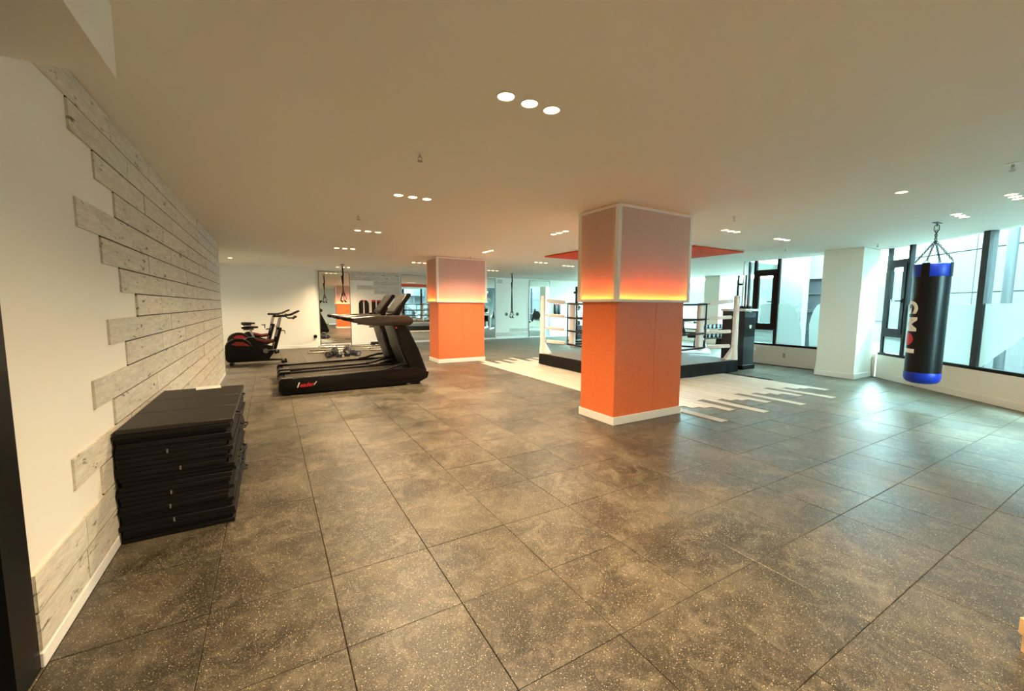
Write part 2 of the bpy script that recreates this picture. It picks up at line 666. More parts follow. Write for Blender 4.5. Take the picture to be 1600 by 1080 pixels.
# pale wooden strips laid around the ring; ragged at both ends
UNIT = MB()
UNIT.box(0, 1, 0, 1, 0, 1)
unit_plank = None
NEAR_END = {0: 3.75, 1: 2.86, 2: 3.62, 3: 3.48, 4: 3.40, 5: 3.17}
FAR_END = {0: 8.70, 1: 9.25, 2: 8.55, 3: 8.95, 4: 8.40, 5: 9.10}
SW = 0.15
pl = None
npl = 0
for k in range(-1, 24):
    x = 4.50 + SW * (k - 0.5)
    y0 = NEAR_END[k % 6] + random.uniform(-0.02, 0.02)
    y1 = FAR_END[(k + 1) % 6] + random.uniform(-0.05, 0.05)
    if k < 1:
        y0 = 4.60 if k == -1 else 4.1
        y1 = 8.75 if k == -1 else 9.17
    y = y0
    while y < y1 - 0.05:
        ln = random.choice((0.9, 1.2, 1.2, 1.5))
        ye = min(y + ln, y1)
        if y1 - ye < 0.3:
            ye = y1
        mid_x = x + SW / 2
        hidden = RING[0] + 0.25 < mid_x < RING[1] - 0.25 and y > RING[2] + 0.2 and ye < RING[3] - 0.2
        if not hidden:
            if pl is None:
                pl = UNIT.build('plank', 'floor_plank', floor, smooth=False)
            c = pl if npl == 0 else link_copy(pl, floor)
            c.location = (x + 0.002, y + 0.002, 0.0008)
            c.scale = (SW - 0.004, ye - y - 0.004, 0.0045)
            npl += 1
        y = ye

# ------------------------------------------------------------------ left wall with whitewashed planks
wl = smesh('wall_left', MB().box(XW - 0.20, XW, 2.12, WALL_END, 0, H), 'white_paint')
bl = smesh('baseboard_left', MB().box(XW, XW + 0.014, 2.12, WALL_END, 0.0005, 0.060, 0.003), 'white_trim')
ROW = (H - 0.062) / 16
STARTS = [2.42, 2.86, 3.17, 3.475, 2.857, 3.175, 3.475, 3.80, 3.178, 3.485, 2.87, 3.162, 2.55, 2.88, 2.125, 2.125]
JOINTS = [[3.50, 4.43, 5.6, 7.0], [3.815, 5.0, 6.3, 7.5], [4.21, 5.3, 6.6], [4.8, 6.0, 7.6], [3.80, 5.1, 6.9], [4.21, 5.9, 7.4],
          [4.8, 6.3, 7.9], [4.55, 5.5, 6.6], [4.9, 6.3, 7.8], [4.5, 5.6, 7.0], [3.80, 4.9, 6.4], [4.2, 5.2, 6.9],
          [3.45, 4.6, 6.1], [3.9, 5.2, 6.7], [2.62, 4.0, 5.5, 7.0], [2.60, 3.8, 5.0, 6.6]]
wp = None
for i in range(16):
    z1 = H - ROW * i
    ys = [STARTS[i]] + JOINTS[i] + [WALL_END]
    for a, b in zip(ys, ys[1:]):
        d = random.uniform(0.009, 0.013)
        if wp is None:
            u = MB()
            u.box(0, 1, 0, 1, 0, 1)
            wp = u.build('plank', 'wall_plank', wl, smooth=False)
            c = wp
        else:
            c = link_copy(wp, wl)
        c.location = (XW + 0.0005, a + 0.002, z1 - ROW + 0.0045)
        c.scale = (d, b - a - 0.005, ROW - 0.009)
# thin dark backing that shows in the joints
back = MB()
for i in range(16):
    z1 = H - ROW * i
    back.box(XW, XW + 0.0060, STARTS[i] + 0.01, WALL_END - 0.005, z1 - ROW + 0.005, z1 - 0.005)
    if i < 15:
        back.box(XW, XW + 0.0060, max(STARTS[i], STARTS[i + 1]) + 0.004, WALL_END - 0.005, z1 - ROW - 0.005, z1 - ROW + 0.005)
simple('joint_dark', (0.06, 0.05, 0.04), 0.9)
back.build('plank_backing', 'joint_dark', wl, smooth=False)

# ------------------------------------------------------------------ entrance on the far left: black framed glass door, side room
d1 = struct('door_1')
MB().box(XW - 0.10, XW + 0.004, 1.955, 2.118, 0, 2.236).build('door_jamb', 'black_metal', d1, smooth=False)
MB().box(XW - 0.10, XW + 0.004, 0.75, 0.88, 0, 2.236).build('door_jamb', 'black_metal', d1, smooth=False)
MB().box(XW - 0.10, XW + 0.004, 0.88, 1.955, 2.14, 2.236).build('door_header', 'black_metal', d1, smooth=False)
MB().box(XW - 0.052, XW - 0.044, 0.885, 1.95, 0.01, 2.138).build('pane', 'window_glass', d1, smooth=False)
smesh('wall_side', MB().box(-3.2, XW - 0.20, 2.55, 2.70, 0, H), 'white_paint')
smesh('wall_entrance', MB().box(XW - 0.20, XW, REAR_Y, 0.75, 0, 2.236), 'white_paint')
smesh('wall_outer', MB().box(-3.3, -3.15, REAR_Y - 0.1, YB + 0.15, 0, H), 'white_paint')
smesh('wall_rear', MB().box(-3.2, ANG_END.x + 0.05, REAR_Y - 0.15, REAR_Y, 0, H), 'white_paint')
d2 = struct('door_2')
MB().box(0.6, 1.55, REAR_Y, REAR_Y + 0.05, 0.0, 2.1).build('door_leaf', 'white_trim', d2, smooth=False)
MB().box(1.55, 1.63, REAR_Y, REAR_Y + 0.07, 0.0, 2.18).build('door_frame', 'white_trim', d2, smooth=False)
MB().box(0.52, 0.60, REAR_Y, REAR_Y + 0.07, 0.0, 2.18).build('door_frame', 'white_trim', d2, smooth=False)
MB().box(0.60, 1.55, REAR_Y, REAR_Y + 0.07, 2.1, 2.18).build('door_frame', 'white_trim', d2, smooth=False)
MB().cyl((0.7, REAR_Y + 0.09, 1.02), (0.83, REAR_Y + 0.09, 1.02), 0.011).cyl((0.7, REAR_Y + 0.045, 1.02), (0.7, REAR_Y + 0.095, 1.02), 0.012).build('door_handle', 'chrome', d2)

# ------------------------------------------------------------------ alcove with the bikes, back wall
smesh('wall_alcove', MB().box(-3.15, XW - 0.0, WALL_END - 0.2, WALL_END, 0, H).box(-2.1, -1.9, WALL_END, 14.55, 0, H), 'white_paint')
smesh('wall_step', MB().box(-1.9, 1.27, 14.50, 14.65, 0, H).box(1.13, 1.27, 14.65, YB, 0, H), 'white_paint')
smesh('baseboard_step', MB().box(-1.9, 1.283, 14.486, 14.50, 0.0005, 0.09, 0.003).box(1.27, 1.283, 14.50, YB, 0.0005, 0.09, 0.003), 'white_trim')
wbk = smesh('wall_back', MB().box(1.13, FX + 0.1, YB, YB + 0.15, 0, H), 'white_paint')
smesh('baseboard_back', MB().box(2.39, 4.08, YB - 0.014, YB, 0.0005, 0.09, 0.003).box(7.98, 9.57, YB - 0.014, YB, 0.0005, 0.09, 0.003)
      .box(10.67, FX, YB - 0.014, YB, 0.0005, 0.09, 0.003), 'white_trim')
bp_ = None
def back_planks(rows):
    global bp_
    for x0, x1, z0, z1 in rows:
        xs = [x0]
        while x1 - xs[-1] > 1.3:
            xs.append(xs[-1] + random.uniform(0.6, 1.0))
        xs.append(x1)
        for a, b in zip(xs, xs[1:]):
            if bp_ is None:
                u = MB()
                u.box(0, 1, 0, 1, 0, 1)
                bp_ = u.build('plank', 'back_plank', wbk, smooth=False)
                c = bp_
            else:
                c = link_copy(bp_, wbk)
            c.location = (a + 0.002, YB - 0.013, z0 + 0.004)
            c.scale = (b - a - 0.004, 0.0125, z1 - z0 - 0.008)
R_ = 0.1525
back_planks([(2.40, 4.07, H - R_, H - 0.002), (2.40, 4.07, H - 2 * R_, H - R_), (3.15, 4.07, H - 3 * R_, H - 2 * R_), (2.60, 4.07, H - 4 * R_, H - 3 * R_),
             (3.17, 4.07, H - 5 * R_, H - 4 * R_), (3.60, 4.07, H - 6 * R_, H - 5 * R_),
             (8.64, 9.56, 0.27, 0.42), (8.0, 9.56, 0.10, 0.26)])

def mirror(name, x0, x1, z0, z1, label):
    t = thing(name, label, 'mirror', (x0, YB, z0))
    w, h = x1 - x0, z1 - z0
    MB().box(0.02, w - 0.02, -0.012, -0.002, 0.02, h - 0.02).build('mirror_pane', 'mirror_glass', t, smooth=False)
    for a in (0, w - 0.025):
        MB().box(a, a + 0.025, -0.022, 0, 0, h).build('frame_stile', 'dull_steel', t, smooth=False)
    MB().box(0.025, w - 0.025, -0.022, 0, 0, 0.03).build('frame_rail', 'white_metal', t, smooth=False)
    MB().box(0.025, w - 0.025, -0.022, 0, h - 0.025, h).build('frame_rail', 'dull_steel', t, smooth=False)
    return t
mirror('wall_mirror', 1.40, 2.38, 0.04, 2.47, 'narrow tall mirror on the back wall beside the bikes corner, barbells before it')
m2 = mirror('wall_mirror', 4.10, 7.96, 0.04, 2.47, 'widest wall mirror, partly hidden behind the far orange column')
mirror('wall_mirror', 9.58, 10.66, 0.03, 2.46, 'tall mirror on the back wall just left of the boxing ring post')
# big outlined numeral etched on the wide mirror
tm = text_mesh('S', 1.05, 0.0008)
to = bpy.data.objects.new('etched_letter', tm)
simple('etched', (0.55, 0.62, 0.62), 0.6)
tm.materials.clear(); tm.materials.append(M['etched'])
COL.objects.link(to)
to.parent = m2
to.location = (3.46, -0.0135, 1.25)
to.rotation_euler = (PI / 2, 0, 0)
to['label'] = 'pale letter etched on the mirror'
# black knob on the step corner
k = thing('wall_stop', 'small black round stop low on the wall corner left of the narrow mirror', 'door stop', (1.22, 14.50, 0.36))
MB().lathe([(0.045, -0.0), (0.045, -0.03), (0.03, -0.045)], n=16, axis='y').build('bumper', 'black_plastic', k)
MB().lathe([(0.055, 0.0), (0.055, -0.008)], n=16, axis='y').build('plate', 'charcoal_plastic', k)

def strike_pad(x0, x1, z0, z1, arch, label, group=None):
    t = thing('wall_pad', label, 'wall pad', ((x0 + x1) / 2, YB, z0), 0, group)
    w = (x1 - x0) / 2
    h = z1 - z0
    for s in (-1, 1):
        a, b = (0.025 * s, w * s)
        prof = [(a, 0), (b, 0)]
        if arch:
            prof += [(b, h - 0.12), (b - s * 0.03, h - 0.05), (b - s * 0.08, h - 0.01), (a, h)]
        else:
            prof += [(b, h), (a, h)]
        MB().prism(prof, -0.045, -0.004, 'y', 0.006).build('pad', 'black_vinyl', t)
    MB().box(-0.02, 0.02, -0.02, -0.004, 0.02, h - 0.04).build('centre_bar', 'white_metal', t, smooth=False)
    if arch:
        MB().box(-0.045, 0.045, -0.052, -0.046, h - 0.05, h - 0.01).build('badge', 'red_print', t, smooth=False)
    else:
        MB().box(-w, -0.03, -0.052, -0.046, h - 0.06, h - 0.005).build('badge', 'red_print', t, smooth=False)
        MB().box(0.03, w, -0.052, -0.046, h - 0.06, h - 0.005).build('badge', 'red_print', t, smooth=False)
    return t
strike_pad(2.64, 2.97, 1.0, 1.54, True, 'black wall pad with rounded top corners above the barbells')
strike_pad(3.07, 3.38, 1.0, 1.54, False, 'square black wall pad with red caps, behind the treadmill console')
strike_pad(10.90, 11.24, 1.0, 1.46, False, 'black wall pad seen between the ring ropes right of the mirror')
for x, nm in ((8.48, 'left'), (9.01, 'right')):
    t = thing('wall_bumper', 'round grey wall bumper %s of the hanging suspension strap by the mirrors' % nm, 'bumper', (x, YB, 1.02))
    MB().lathe([(0.075, 0.0), (0.075, -0.015), (0.05, -0.03)], n=20, axis='y').build('disc', 'dull_steel', t)
    MB().lathe([(0.03, -0.03), (0.028, -0.05)], n=14, axis='y').build('stud', 'charcoal_plastic', t)
t = thing('access_panel', 'small square grilled access panel high on the back wall', 'panel', (8.15, YB, 2.36))
MB().box(-0.15, 0.15, -0.012, 0, -0.10, 0.10).build('frame', 'white_metal', t, smooth=False)
for kk in range(5):
    MB().box(-0.12, 0.12, -0.02, -0.012, -0.075 + kk * 0.034, -0.060 + kk * 0.034).build('slat', 'tag_grey', t, smooth=False)

# ------------------------------------------------------------------ right-hand window walls
wr = smesh('wall_right', MB().box(LX, LX + 0.12, CORNER.y + 0.02, JOG_Y - 0.02, 0, SILL - 0.02), 'white_paint')
smesh('baseboard_right', MB().box(LX - 0.014, LX, 4.12, JOG_Y - 0.02, 0.0005, 0.10, 0.003), 'white_trim')
t = thing('wall_outlet', 'small beige electrical outlet low on the wall under the casement window', 'outlet', (LX, 5.06, 0.245))
MB().box(-0.008, 0, -0.04, 0.04, -0.06, 0.06, 0.002).build('cover_plate', 'outlet_plastic', t)
for z in (-0.025, 0.025):
    MB().box(-0.011, -0.008, -0.017, 0.017, z - 0.014, z + 0.014, 0.001).build('socket', 'tag_grey', t)

def wall_piece(o0, u0, u1, z0, z1, t0, t1, base, along, out):
    """box on a straight wall: u along it, t outwards from its inner face"""
    b = MB()
    c = base + along * ((u0 + u1) / 2) + out * ((t0 + t1) / 2)
    b.obox((c.x, c.y, (z0 + z1) / 2), (along.x, along.y, 0), (out.x, out.y, 0), (0, 0, 1), (u1 - u0) / 2, (t1 - t0) / 2, (z1 - z0) / 2)
    return b

def wall_sheet(prof, tt, base, along, out, thick=0.002):
    b = MB()
    v0, v1 = [], []
    for u, z in prof:
        p = base + along * u + out * tt
        q = base + along * u + out * (tt + thick)
        v0.append(b.bm.verts.new((p.x, p.y, z)))
        v1.append(b.bm.verts.new((q.x, q.y, z)))
    n = len(prof)
    b.bm.faces.new(v0)
    b.bm.faces.new(v1[::-1])
    for i in range(n):
        b.bm.faces.new((v0[i], v1[i], v1[(i + 1) % n], v0[(i + 1) % n]))
    return b

def member(win, name, mat, base, along, out, u0, u1, z0, z1, t0=0.0, t1=0.07):
    return wall_piece(None, u0, u1, z0, z1, t0, t1, base, along, out).build(name, mat, win, smooth=False)

def casement(win, base, along, out, u0, u1):
    """narrow tall opening sash between two posts with glass above and below"""
    A = (win, )
    mk = lambda n, a, b, c, d, t0=0.0, t1=0.07, m='black_metal': member(win, n, m, base, along, out, a, b, c, d, t0, t1)
    mk('post', u0, u0 + 0.06, SILL, H)
    mk('post', u1 - 0.06, u1, SILL, H)
    mk('transom', u0 + 0.06, u1 - 0.06, 2.20, 2.27)
    mk('transom', u0 + 0.06, u1 - 0.06, 0.82, 0.90)
    # sash
    mk('sash_stile', u0 + 0.06, u0 + 0.14, 0.90, 2.20, -0.012, 0.05)
    mk('sash_stile', u1 - 0.14, u1 - 0.06, 0.90, 2.20, -0.012, 0.05)
    mk('sash_rail', u0 + 0.14, u1 - 0.14, 0.90, 0.98, -0.012, 0.05)
    mk('sash_rail', u0 + 0.14, u1 - 0.14, 2.12, 2.20, -0.012, 0.05)
    mk('pane', u0 + 0.14, u1 - 0.14, 0.98, 2.12, 0.018, 0.026, 'window_glass')
    mk('pane', u0 + 0.06, u1 - 0.06, 2.27, H, 0.03, 0.038, 'window_glass')
    mk('pane', u0 + 0.06, u1 - 0.06, SILL + 0.03, 0.82, 0.03, 0.038, 'window_glass')
    uh = u1 - 0.10
    b = MB()
    p = base + along * uh - out * 0.02
    b.obox((p.x, p.y, 1.50), (along.x, along.y, 0), (out.x, out.y, 0), (0, 0, 1), 0.014, 0.012, 0.035)
    p2 = base + along * (uh - 0.05) - out * 0.045
    b.obox((p2.x, p2.y, 1.50), (along.x, along.y, 0), (out.x, out.y, 0), (0, 0, 1), 0.065, 0.010, 0.012)
    b.build('window_handle', 'black_plastic', win)

# window_1: in the right wall, from the column to the corner of the recess
w1 = struct('window_1')
B1, A1, O1 = Vector((LX, JOG_Y)), Vector((0, -1)), Vector((1, 0))
mk1 = lambda n, a, b, c, d, t0=0.0, t1=0.07, m='black_metal': member(w1, n, m, B1, A1, O1, a, b, c, d, t0, t1)
mk1('frame_rail', 0.0, 2.09, SILL - 0.02, SILL + 0.03)
casement(w1, B1, A1, O1, 0.27, 0.87)
mk1('pane', 0.87, 2.06, SILL + 0.03, H, 0.03, 0.038, 'window_glass')
mk1('pane', 0.03, 0.27, SILL + 0.03, H, 0.03, 0.038, 'window_glass')
mk1('corner_post', 0.0, 0.03, SILL, H, 0.0, 0.05, 'white_metal')
def f1(pts, t=0.026):
    return wall_sheet([(JOG_Y - y, z) for y, z in pts], t, B1, A1, O1).build('frosted_film', 'frosted_film', w1, smooth=False)
f1([(5.27, 0.50), (5.27, 1.45), (5.10, 1.45), (4.98, 1.42), (4.90, 1.33), (4.84, 1.20), (4.79, 1.05), (4.75, 0.85), (4.72, 0.50)])
f1([(4.57, 0.50), (4.59, 0.78), (4.60, 1.0), (4.57, 1.16), (4.53, 1.30), (4.47, 1.42), (4.38, 1.48), (4.11, 1.48), (4.11, 0.50)])
f1([(5.68, 0.985), (5.68, 1.45), (5.44, 1.45), (5.44, 0.985)], 0.014)
f1([(5.80, 0.51), (5.80, 0.815), (5.36, 0.815), (5.36, 0.51)])

# window_2: the angled wall
wa = wall_piece(None, 0.0, ANG_LEN, 0, SILL - 0.02, 0.0, 0.12, CORNER, ANG, ANG_N)
smesh('wall_angled', wa, 'white_paint')
smesh('baseboard_angled', wall_piece(None, 0.02, ANG_LEN, 0.0005, 0.10, -0.014, 0.0, CORNER, ANG, ANG_N), 'white_trim')
w2 = struct('window_2')
mk2 = lambda n, a, b, c, d, t0=0.0, t1=0.07, m='black_metal': member(w2, n, m, CORNER, ANG, ANG_N, a, b, c, d, t0, t1)
mk2('frame_rail', 0.0, ANG_LEN, SILL - 0.02, SILL + 0.03)
casement(w2, CORNER, ANG, ANG_N, 0.05, 0.62)
mull = [0.62, 2.00, 3.50, 5.00, 6.50]
for a, b in zip(mull, mull[1:] + [ANG_LEN]):
    mk2('pane', a + (0.055 if a > 1 else 0), b - (0.055 if b < ANG_LEN else 0), SILL + 0.03, H, 0.03, 0.038, 'window_glass')
    if a > 1:
        mk2('mullion', a - 0.05, a + 0.055, SILL + 0.03, H, -0.01, 0.10, 'grey_frame')
def f2(pts, t=0.026):
    return wall_sheet(pts, t, CORNER, ANG, ANG_N).build('frosted_film', 'frosted_film', w2, smooth=False)
f2([(0.63, 0.505), (1.945, 0.505), (1.945, 1.43), (0.63, 1.43)])
f2([(2.06, 0.505), (2.10, 0.505), (2.64, 1.00), (3.10, 1.28), (3.44, 1.34), (3.44, 1.44), (2.06, 1.44)])
f2([(3.56, 0.505), (4.94, 0.505), (4.94, 1.44), (3.56, 1.44)])
f2([(0.20, 0.985), (0.47, 0.985), (0.47, 1.40), (0.42, 1.44), (0.36, 1.18), (0.31, 1.18), (0.22, 1.52), (0.20, 1.54)], 0.014)
f2([(0.12, 0.51), (0.55, 0.51), (0.55, 0.815), (0.12, 0.815)])

# window_3: recess wall facing the ring, window_4: far right wall
w3 = struct('window_3')
B3, A3, O3 = Vector((LX + 0.12, JOG_Y - 0.06)), Vector((1, 0)), Vector((0, -1))
mk3 = lambda n, a, b, c, d, t0=0.0, t1=0.05, m='grey_frame': member(w3, n, m, B3, A3, O3, a, b, c, d, t0, t1)
mk3('frame_rail', 0.0, 4.2, 0.0, 0.06)
for u in (0.0, 1.4, 2.8, 4.15):
    mk3('mullion', u, u + 0.05, 0.06, H)
for u in (0.05, 1.45, 2.85):
    mk3('pane', u, u + 1.35 if u < 2.8 else 4.15, 0.06, H, 0.02, 0.028, 'window_glass')
wf = MB().box(FX, FX + 0.12, JOG_Y - 0.05, YB, 0, SILL - 0.02)
smesh('wall_far', wf, 'white_paint')
smesh('baseboard_far', MB().box(FX - 0.014, FX, JOG_Y, YB, 0.0005, 0.10, 0.003), 'white_trim')
w4 = struct('window_4')
B4, A4, O4 = Vector((FX, YB)), Vector((0, -1)), Vector((1, 0))
mk4 = lambda n, a, b, c, d, t0=0.0, t1=0.07, m='black_metal': member(w4, n, m, B4, A4, O4, a, b, c, d, t0, t1)
mk4('frame_rail', 0.0, 8.8, SILL - 0.02, SILL + 0.03)
for y in (13.2, 11.7, 9.98, 8.88, 8.60, 7.2, 6.2):
    mk4('mullion', YB - y - 0.04, YB - y + 0.04, SILL + 0.03, H)
ys = [YB, 13.2, 11.7, 9.98, 8.88, 8.60, 7.2, 6.2]
for a, b in zip(ys, ys[1:]):
    mk4('pane', YB - a + 0.04, YB - b - 0.04, SILL + 0.03, H, 0.03, 0.038, 'window_glass')
mk4('transom', YB - 9.94, YB - 9.80, 2.20, 2.26)
mk4('transom', YB - 8.84, YB - 8.64, 2.15, 2.22)
wall_sheet([(YB - 11.66, 0.505), (YB - 10.02, 0.505), (YB - 10.02, 1.40), (YB - 11.66, 1.40)], 0.026, B4, A4, O4).build('frosted_film', 'frosted_film', w4, smooth=False)

# ------------------------------------------------------------------ columns
def lit_column(x0, x1, y0, y1, label):
    t = thing('column', label, 'column', (x0, y0, 0), 0, None)
    w, d = x1 - x0, y1 - y0
    zb = 1.42 + (0.02 if y0 > 6 else 0)
    ci = 0.03
    MB().box(0, w, 0, d, 0.0, zb + 0.019).box(ci, w - ci, ci, d - ci, zb + 0.019, H - 0.002).build('core', 'orange_paint', t, smooth=False)
    # two facing boards on the wide side meet in a fine joint
    jf = 0.56 if y0 < 6 else 0.51
    for a, b in ((0.004, w * jf - 0.002), (w * jf + 0.002, w - 0.004)):
        MB().box(a, b, -0.006, 0.0, 0.10, zb + 0.01, 0.001).build('facing_panel', 'orange_paint', t, smooth=False)
    e = 0.016
    bbm = MB()
    bbm.box(-e, w + e, -e - 0.006, 0.0, 0.0005, 0.095, 0.003)
    bbm.box(-e, w + e, d, d + e, 0.0005, 0.095, 0.003)
    bbm.box(-e, 0.0, 0.0, d, 0.0005, 0.095, 0.003)
    bbm.box(w, w + e, 0.0, d, 0.0005, 0.095, 0.003)
    bbm.build('baseboard', 'white_trim', t, smooth=False)
    # light box of four framed screens standing off the core
    g = 0.045
    zt = H - 0.016
    fw = 0.042
    X0, X1, Y0, Y1 = -g, w + g, -g, d + g
    for px in (X0, X1 - fw):
        for py in (Y0, Y1 - fw):
            MB().box(px - 0.004, px + fw + 0.004, py - 0.004, py + fw + 0.004, zb, zt, 0.002).build('frame_post', 'white_metal', t, smooth=False)
    def rail(z0, z1):
        MB().box(X0 + fw + 0.004, X1 - fw - 0.004, Y0 - 0.004, Y0 + 0.016, z0, z1, 0.002).build('frame_rail', 'white_metal', t, smooth=False)
        MB().box(X0 + fw + 0.004, X1 - fw - 0.004, Y1 - 0.016, Y1 + 0.004, z0, z1, 0.002).build('frame_rail', 'white_metal', t, smooth=False)
        MB().box(X0 - 0.004, X0 + 0.016, Y0 + fw + 0.004, Y1 - fw - 0.004, z0, z1, 0.002).build('frame_rail', 'white_metal', t, smooth=False)
        MB().box(X1 - 0.016, X1 + 0.004, Y0 + fw + 0.004, Y1 - fw - 0.004, z0, z1, 0.002).build('frame_rail', 'white_metal', t, smooth=False)
    rail(zb, zb + 0.030)
    rail(zt - 0.030, zt)
    s = 0.003
    za, zc = zb + 0.030, zt - 0.030
    MB().box(X0 + fw, X1 - fw, Y0 + 0.003, Y0 + 0.003 + s, za, zc).build('mesh_screen', 'screen_mesh', t, smooth=False)
    MB().box(X0 + fw, X1 - fw, Y1 - 0.003 - s, Y1 - 0.003, za, zc).build('mesh_screen', 'screen_mesh', t, smooth=False)
    MB().box(X0 + 0.003, X0 + 0.003 + s, Y0 + fw, Y1 - fw, za, zc).build('mesh_screen', 'screen_mesh', t, smooth=False)
    MB().box(X1 - 0.003 - s, X1 - 0.003, Y0 + fw, Y1 - fw, za, zc).build('mesh_screen', 'screen_mesh', t, smooth=False)
    # light strips inside the foot of the box, on a bottom ledge
    led = MB()
    lz0, lz1 = zb + 0.022, zb + 0.030
    led.box(X0 + fw, X1 - fw, -0.030, -0.018, lz0, lz1)
    led.box(X0 + fw, X1 - fw, d + 0.018, d + 0.030, lz0, lz1)
    led.box(-0.030, -0.018, ci + 0.01, d - ci - 0.01, lz0, lz1)
    led.box(w + 0.018, w + 0.030, ci + 0.01, d - ci - 0.01, lz0, lz1)
    led.build('light_strip', 'led_strip', t, smooth=False)
    for xa, xb in ((X0 + 0.007, ci), (w - ci, X1 - 0.007)):  # plates added to block bright sky showing through the box corners
        for yc in (ci + 0.003, d - ci - 0.003):
            MB().box(xa, xb, yc - 0.002, yc + 0.002, zb + 0.031, zt - 0.031).build('added_baffle', 'white_metal', t, smooth=False)
    led2 = MB()
    led2.box(X0 + 0.016, X1 - 0.016, Y0 + 0.016, -0.001, zb, zb + 0.020)
    led2.box(X0 + 0.016, X1 - 0.016, d + 0.001, Y1 - 0.016, zb, zb + 0.020)
    led2.box(X0 + 0.016, -0.001, 0.0, d, zb, zb + 0.020)
    led2.box(w + 0.001, X1 - 0.016, 0.0, d, zb, zb + 0.020)
    led2.build('bottom_ledge', 'white_metal', t, smooth=False)
    for (cx, cy) in ((0.05, -0.03), (w - 0.05, -0.03), (-0.03, 0.05), (-0.03, d - 0.05)):
        MB().cyl((cx, cy, zb - 0.018), (cx, cy, zb), 0.009, 10).build('bracket_screw', 'dull_steel', t)
    return t
lit_column(*PILLARS[0], 'big nearest square orange column with glowing mesh light box around its top')
lit_column(*PILLARS[1], 'smaller looking far orange column with glowing light box, behind the treadmills')
def plain_column(x0, x1, y0, y1, label):
    t = thing('column', label, 'column', (x0, y0, 0))
    w, d = x1 - x0, y1 - y0
    MB().box(0, w, 0, d, 0, H - 0.002, 0.004).build('shaft', 'white_paint', t, smooth=False)
    MB().box(-0.014, w, -0.014, 0, 0.0005, 0.10, 0.003).box(-0.014, 0, 0, d, 0.0005, 0.10, 0.003).box(-0.014, w, d, d + 0.014, 0.0005, 0.10, 0.003).build('baseboard', 'white_trim', t, smooth=False)
    return t
plain_column(9.61, LX - 0.002, 3.43, 4.08, 'plain white square column against the windows, left of the punching bag')
plain_column(FX - 0.65, FX - 0.002, 9.17, 9.78, 'plain white column at the far windows behind the boxing ring')

# red square on the ceiling over the ring
t = thing('ceiling_panel', 'thin flat red square panel under the ceiling above the boxing ring', 'panel', (6.92, 6.43, H))
MB().box(-1.46, 1.46, -1.44, 1.44, -0.030, -0.012, 0.002).build('board', 'red_panel', t, smooth=False)
for sx in (-1.2, 1.2):
    for sy in (-1.2, 1.2):
        MB().cyl((sx, sy, -0.012), (sx, sy, -0.001), 0.03, 12).build('spacer', 'dull_steel', t)

# ------------------------------------------------------------------ ceiling lamps and sprinklers
lens_proto = None
def downlight(x, y, label, group=None, power=1.0):
    t = thing('downlight', label, 'ceiling light', (x, y, H), 0, group)
    global lens_proto, rim_proto
    if lens_proto is None:
        rim_proto = MB()
        n = 28
        prof = [(0.054, 0.0), (0.054, -0.003), (0.050, -0.006), (0.046, -0.005), (0.043, -0.001)]
        rings = []
        for r, z in prof:
            rings.append([rim_proto.bm.verts.new((r * math.cos(2 * PI * k / n), r * math.sin(2 * PI * k / n), z)) for k in range(n)])
        for a, b in zip(rings, rings[1:]):
            for k in range(n):
                rim_proto.bm.faces.new((a[k], a[(k + 1) % n], b[(k + 1) % n], b[k]))
        rim_proto = rim_proto.build('trim_ring', 'white_trim', t)
        lens_proto = MB().lathe([(0.043, -0.001), (0.043, -0.003), (0.028, -0.004)], n=24).build('lens', 'lamp_lens', t)
    else:
        link_copy(rim_proto, t)
        link_copy(lens_proto, t)
    if power > 0:
        ld = bpy.data.lights.get('downlight_bulb_%.2f' % power)
        if ld is None:
            ld = bpy.data.lights.new('downlight_bulb_%.2f' % power, 'SPOT')
            ld.energy = LAMP_POWER * 4 * power
            ld.color = LAMP_COLOR
            ld.spot_size = math.radians(146)
            ld.spot_blend = 0.9
            ld.shadow_soft_size = 0.04
        lo = bpy.data.objects.new('bulb', ld)
        COL.objects.link(lo)
        lo.parent = t
        lo.location = (0, 0, -0.02)
    return t
CLUSTERS = [
    (1.31, 2.055, 'x', 'nearest to the camera, brightest'),
    (1.35, 4.385, 'x', 'second nearest to the camera'),
    (1.36, 6.74, 'x', 'over the near treadmill'),
    (1.36, 9.02, 'x', 'over the floor behind the treadmills'),
    (1.97, 13.5, 'x', 'beside the left suspension strap'),
    (-0.79, 12.4, 's', 'over the exercise bikes'),
    (4.00, 7.85, 'y', 'just ahead of the far orange column'),
    (3.93, 5.27, 'y', 'left of the near orange column top'),
    (6.01, 3.79, 'x', 'just right of the near orange column'),
    (5.40, 1.67, 's', 'between near orange column and punching bag'),
    (7.45, 3.79, 'x', 'before the white column'),
    (7.36, 1.70, 'x', 'just right of the punching bag hook'),
    (6.57, 1.14, 'x', 'at the right edge near the windows'),
    (3.51, 10.93, 'x', 'behind the far orange column'),
    (6.20, 9.10, 'x', 'ahead of the middle suspension strap'),
    (6.3, 12.0, 'x', 'by the middle suspension strap'),
    (7.36, 9.42, 'x', 'beyond the ring'),
    (11.5, 9.0, 'x', 'over the machines by the far windows'),
]
for x, y, ax, where in CLUSTERS:
    if ax == 's':
        downlight(x, y, 'single round ceiling downlight ' + where, None, 0.3 if x > 0 else 2.4)
        continue
    for k, nm in ((-1, 'left'), (0, 'middle'), (1, 'right')):
        dx, dy = {'x': (0.152 * k, 0), 'y': (-0.03 * k * 0, 0.152 * -k), 'd': (0.10 * k, 0.115 * k)}[ax]
        downlight(x + dx, y + dy, 'round ceiling downlight, %s of the trio %s' % (nm, where), 'ceiling downlights in trios',
                  0.15 if x > 5.5 and y < 5 else (0.5 if x > 5.5 else 1.0))
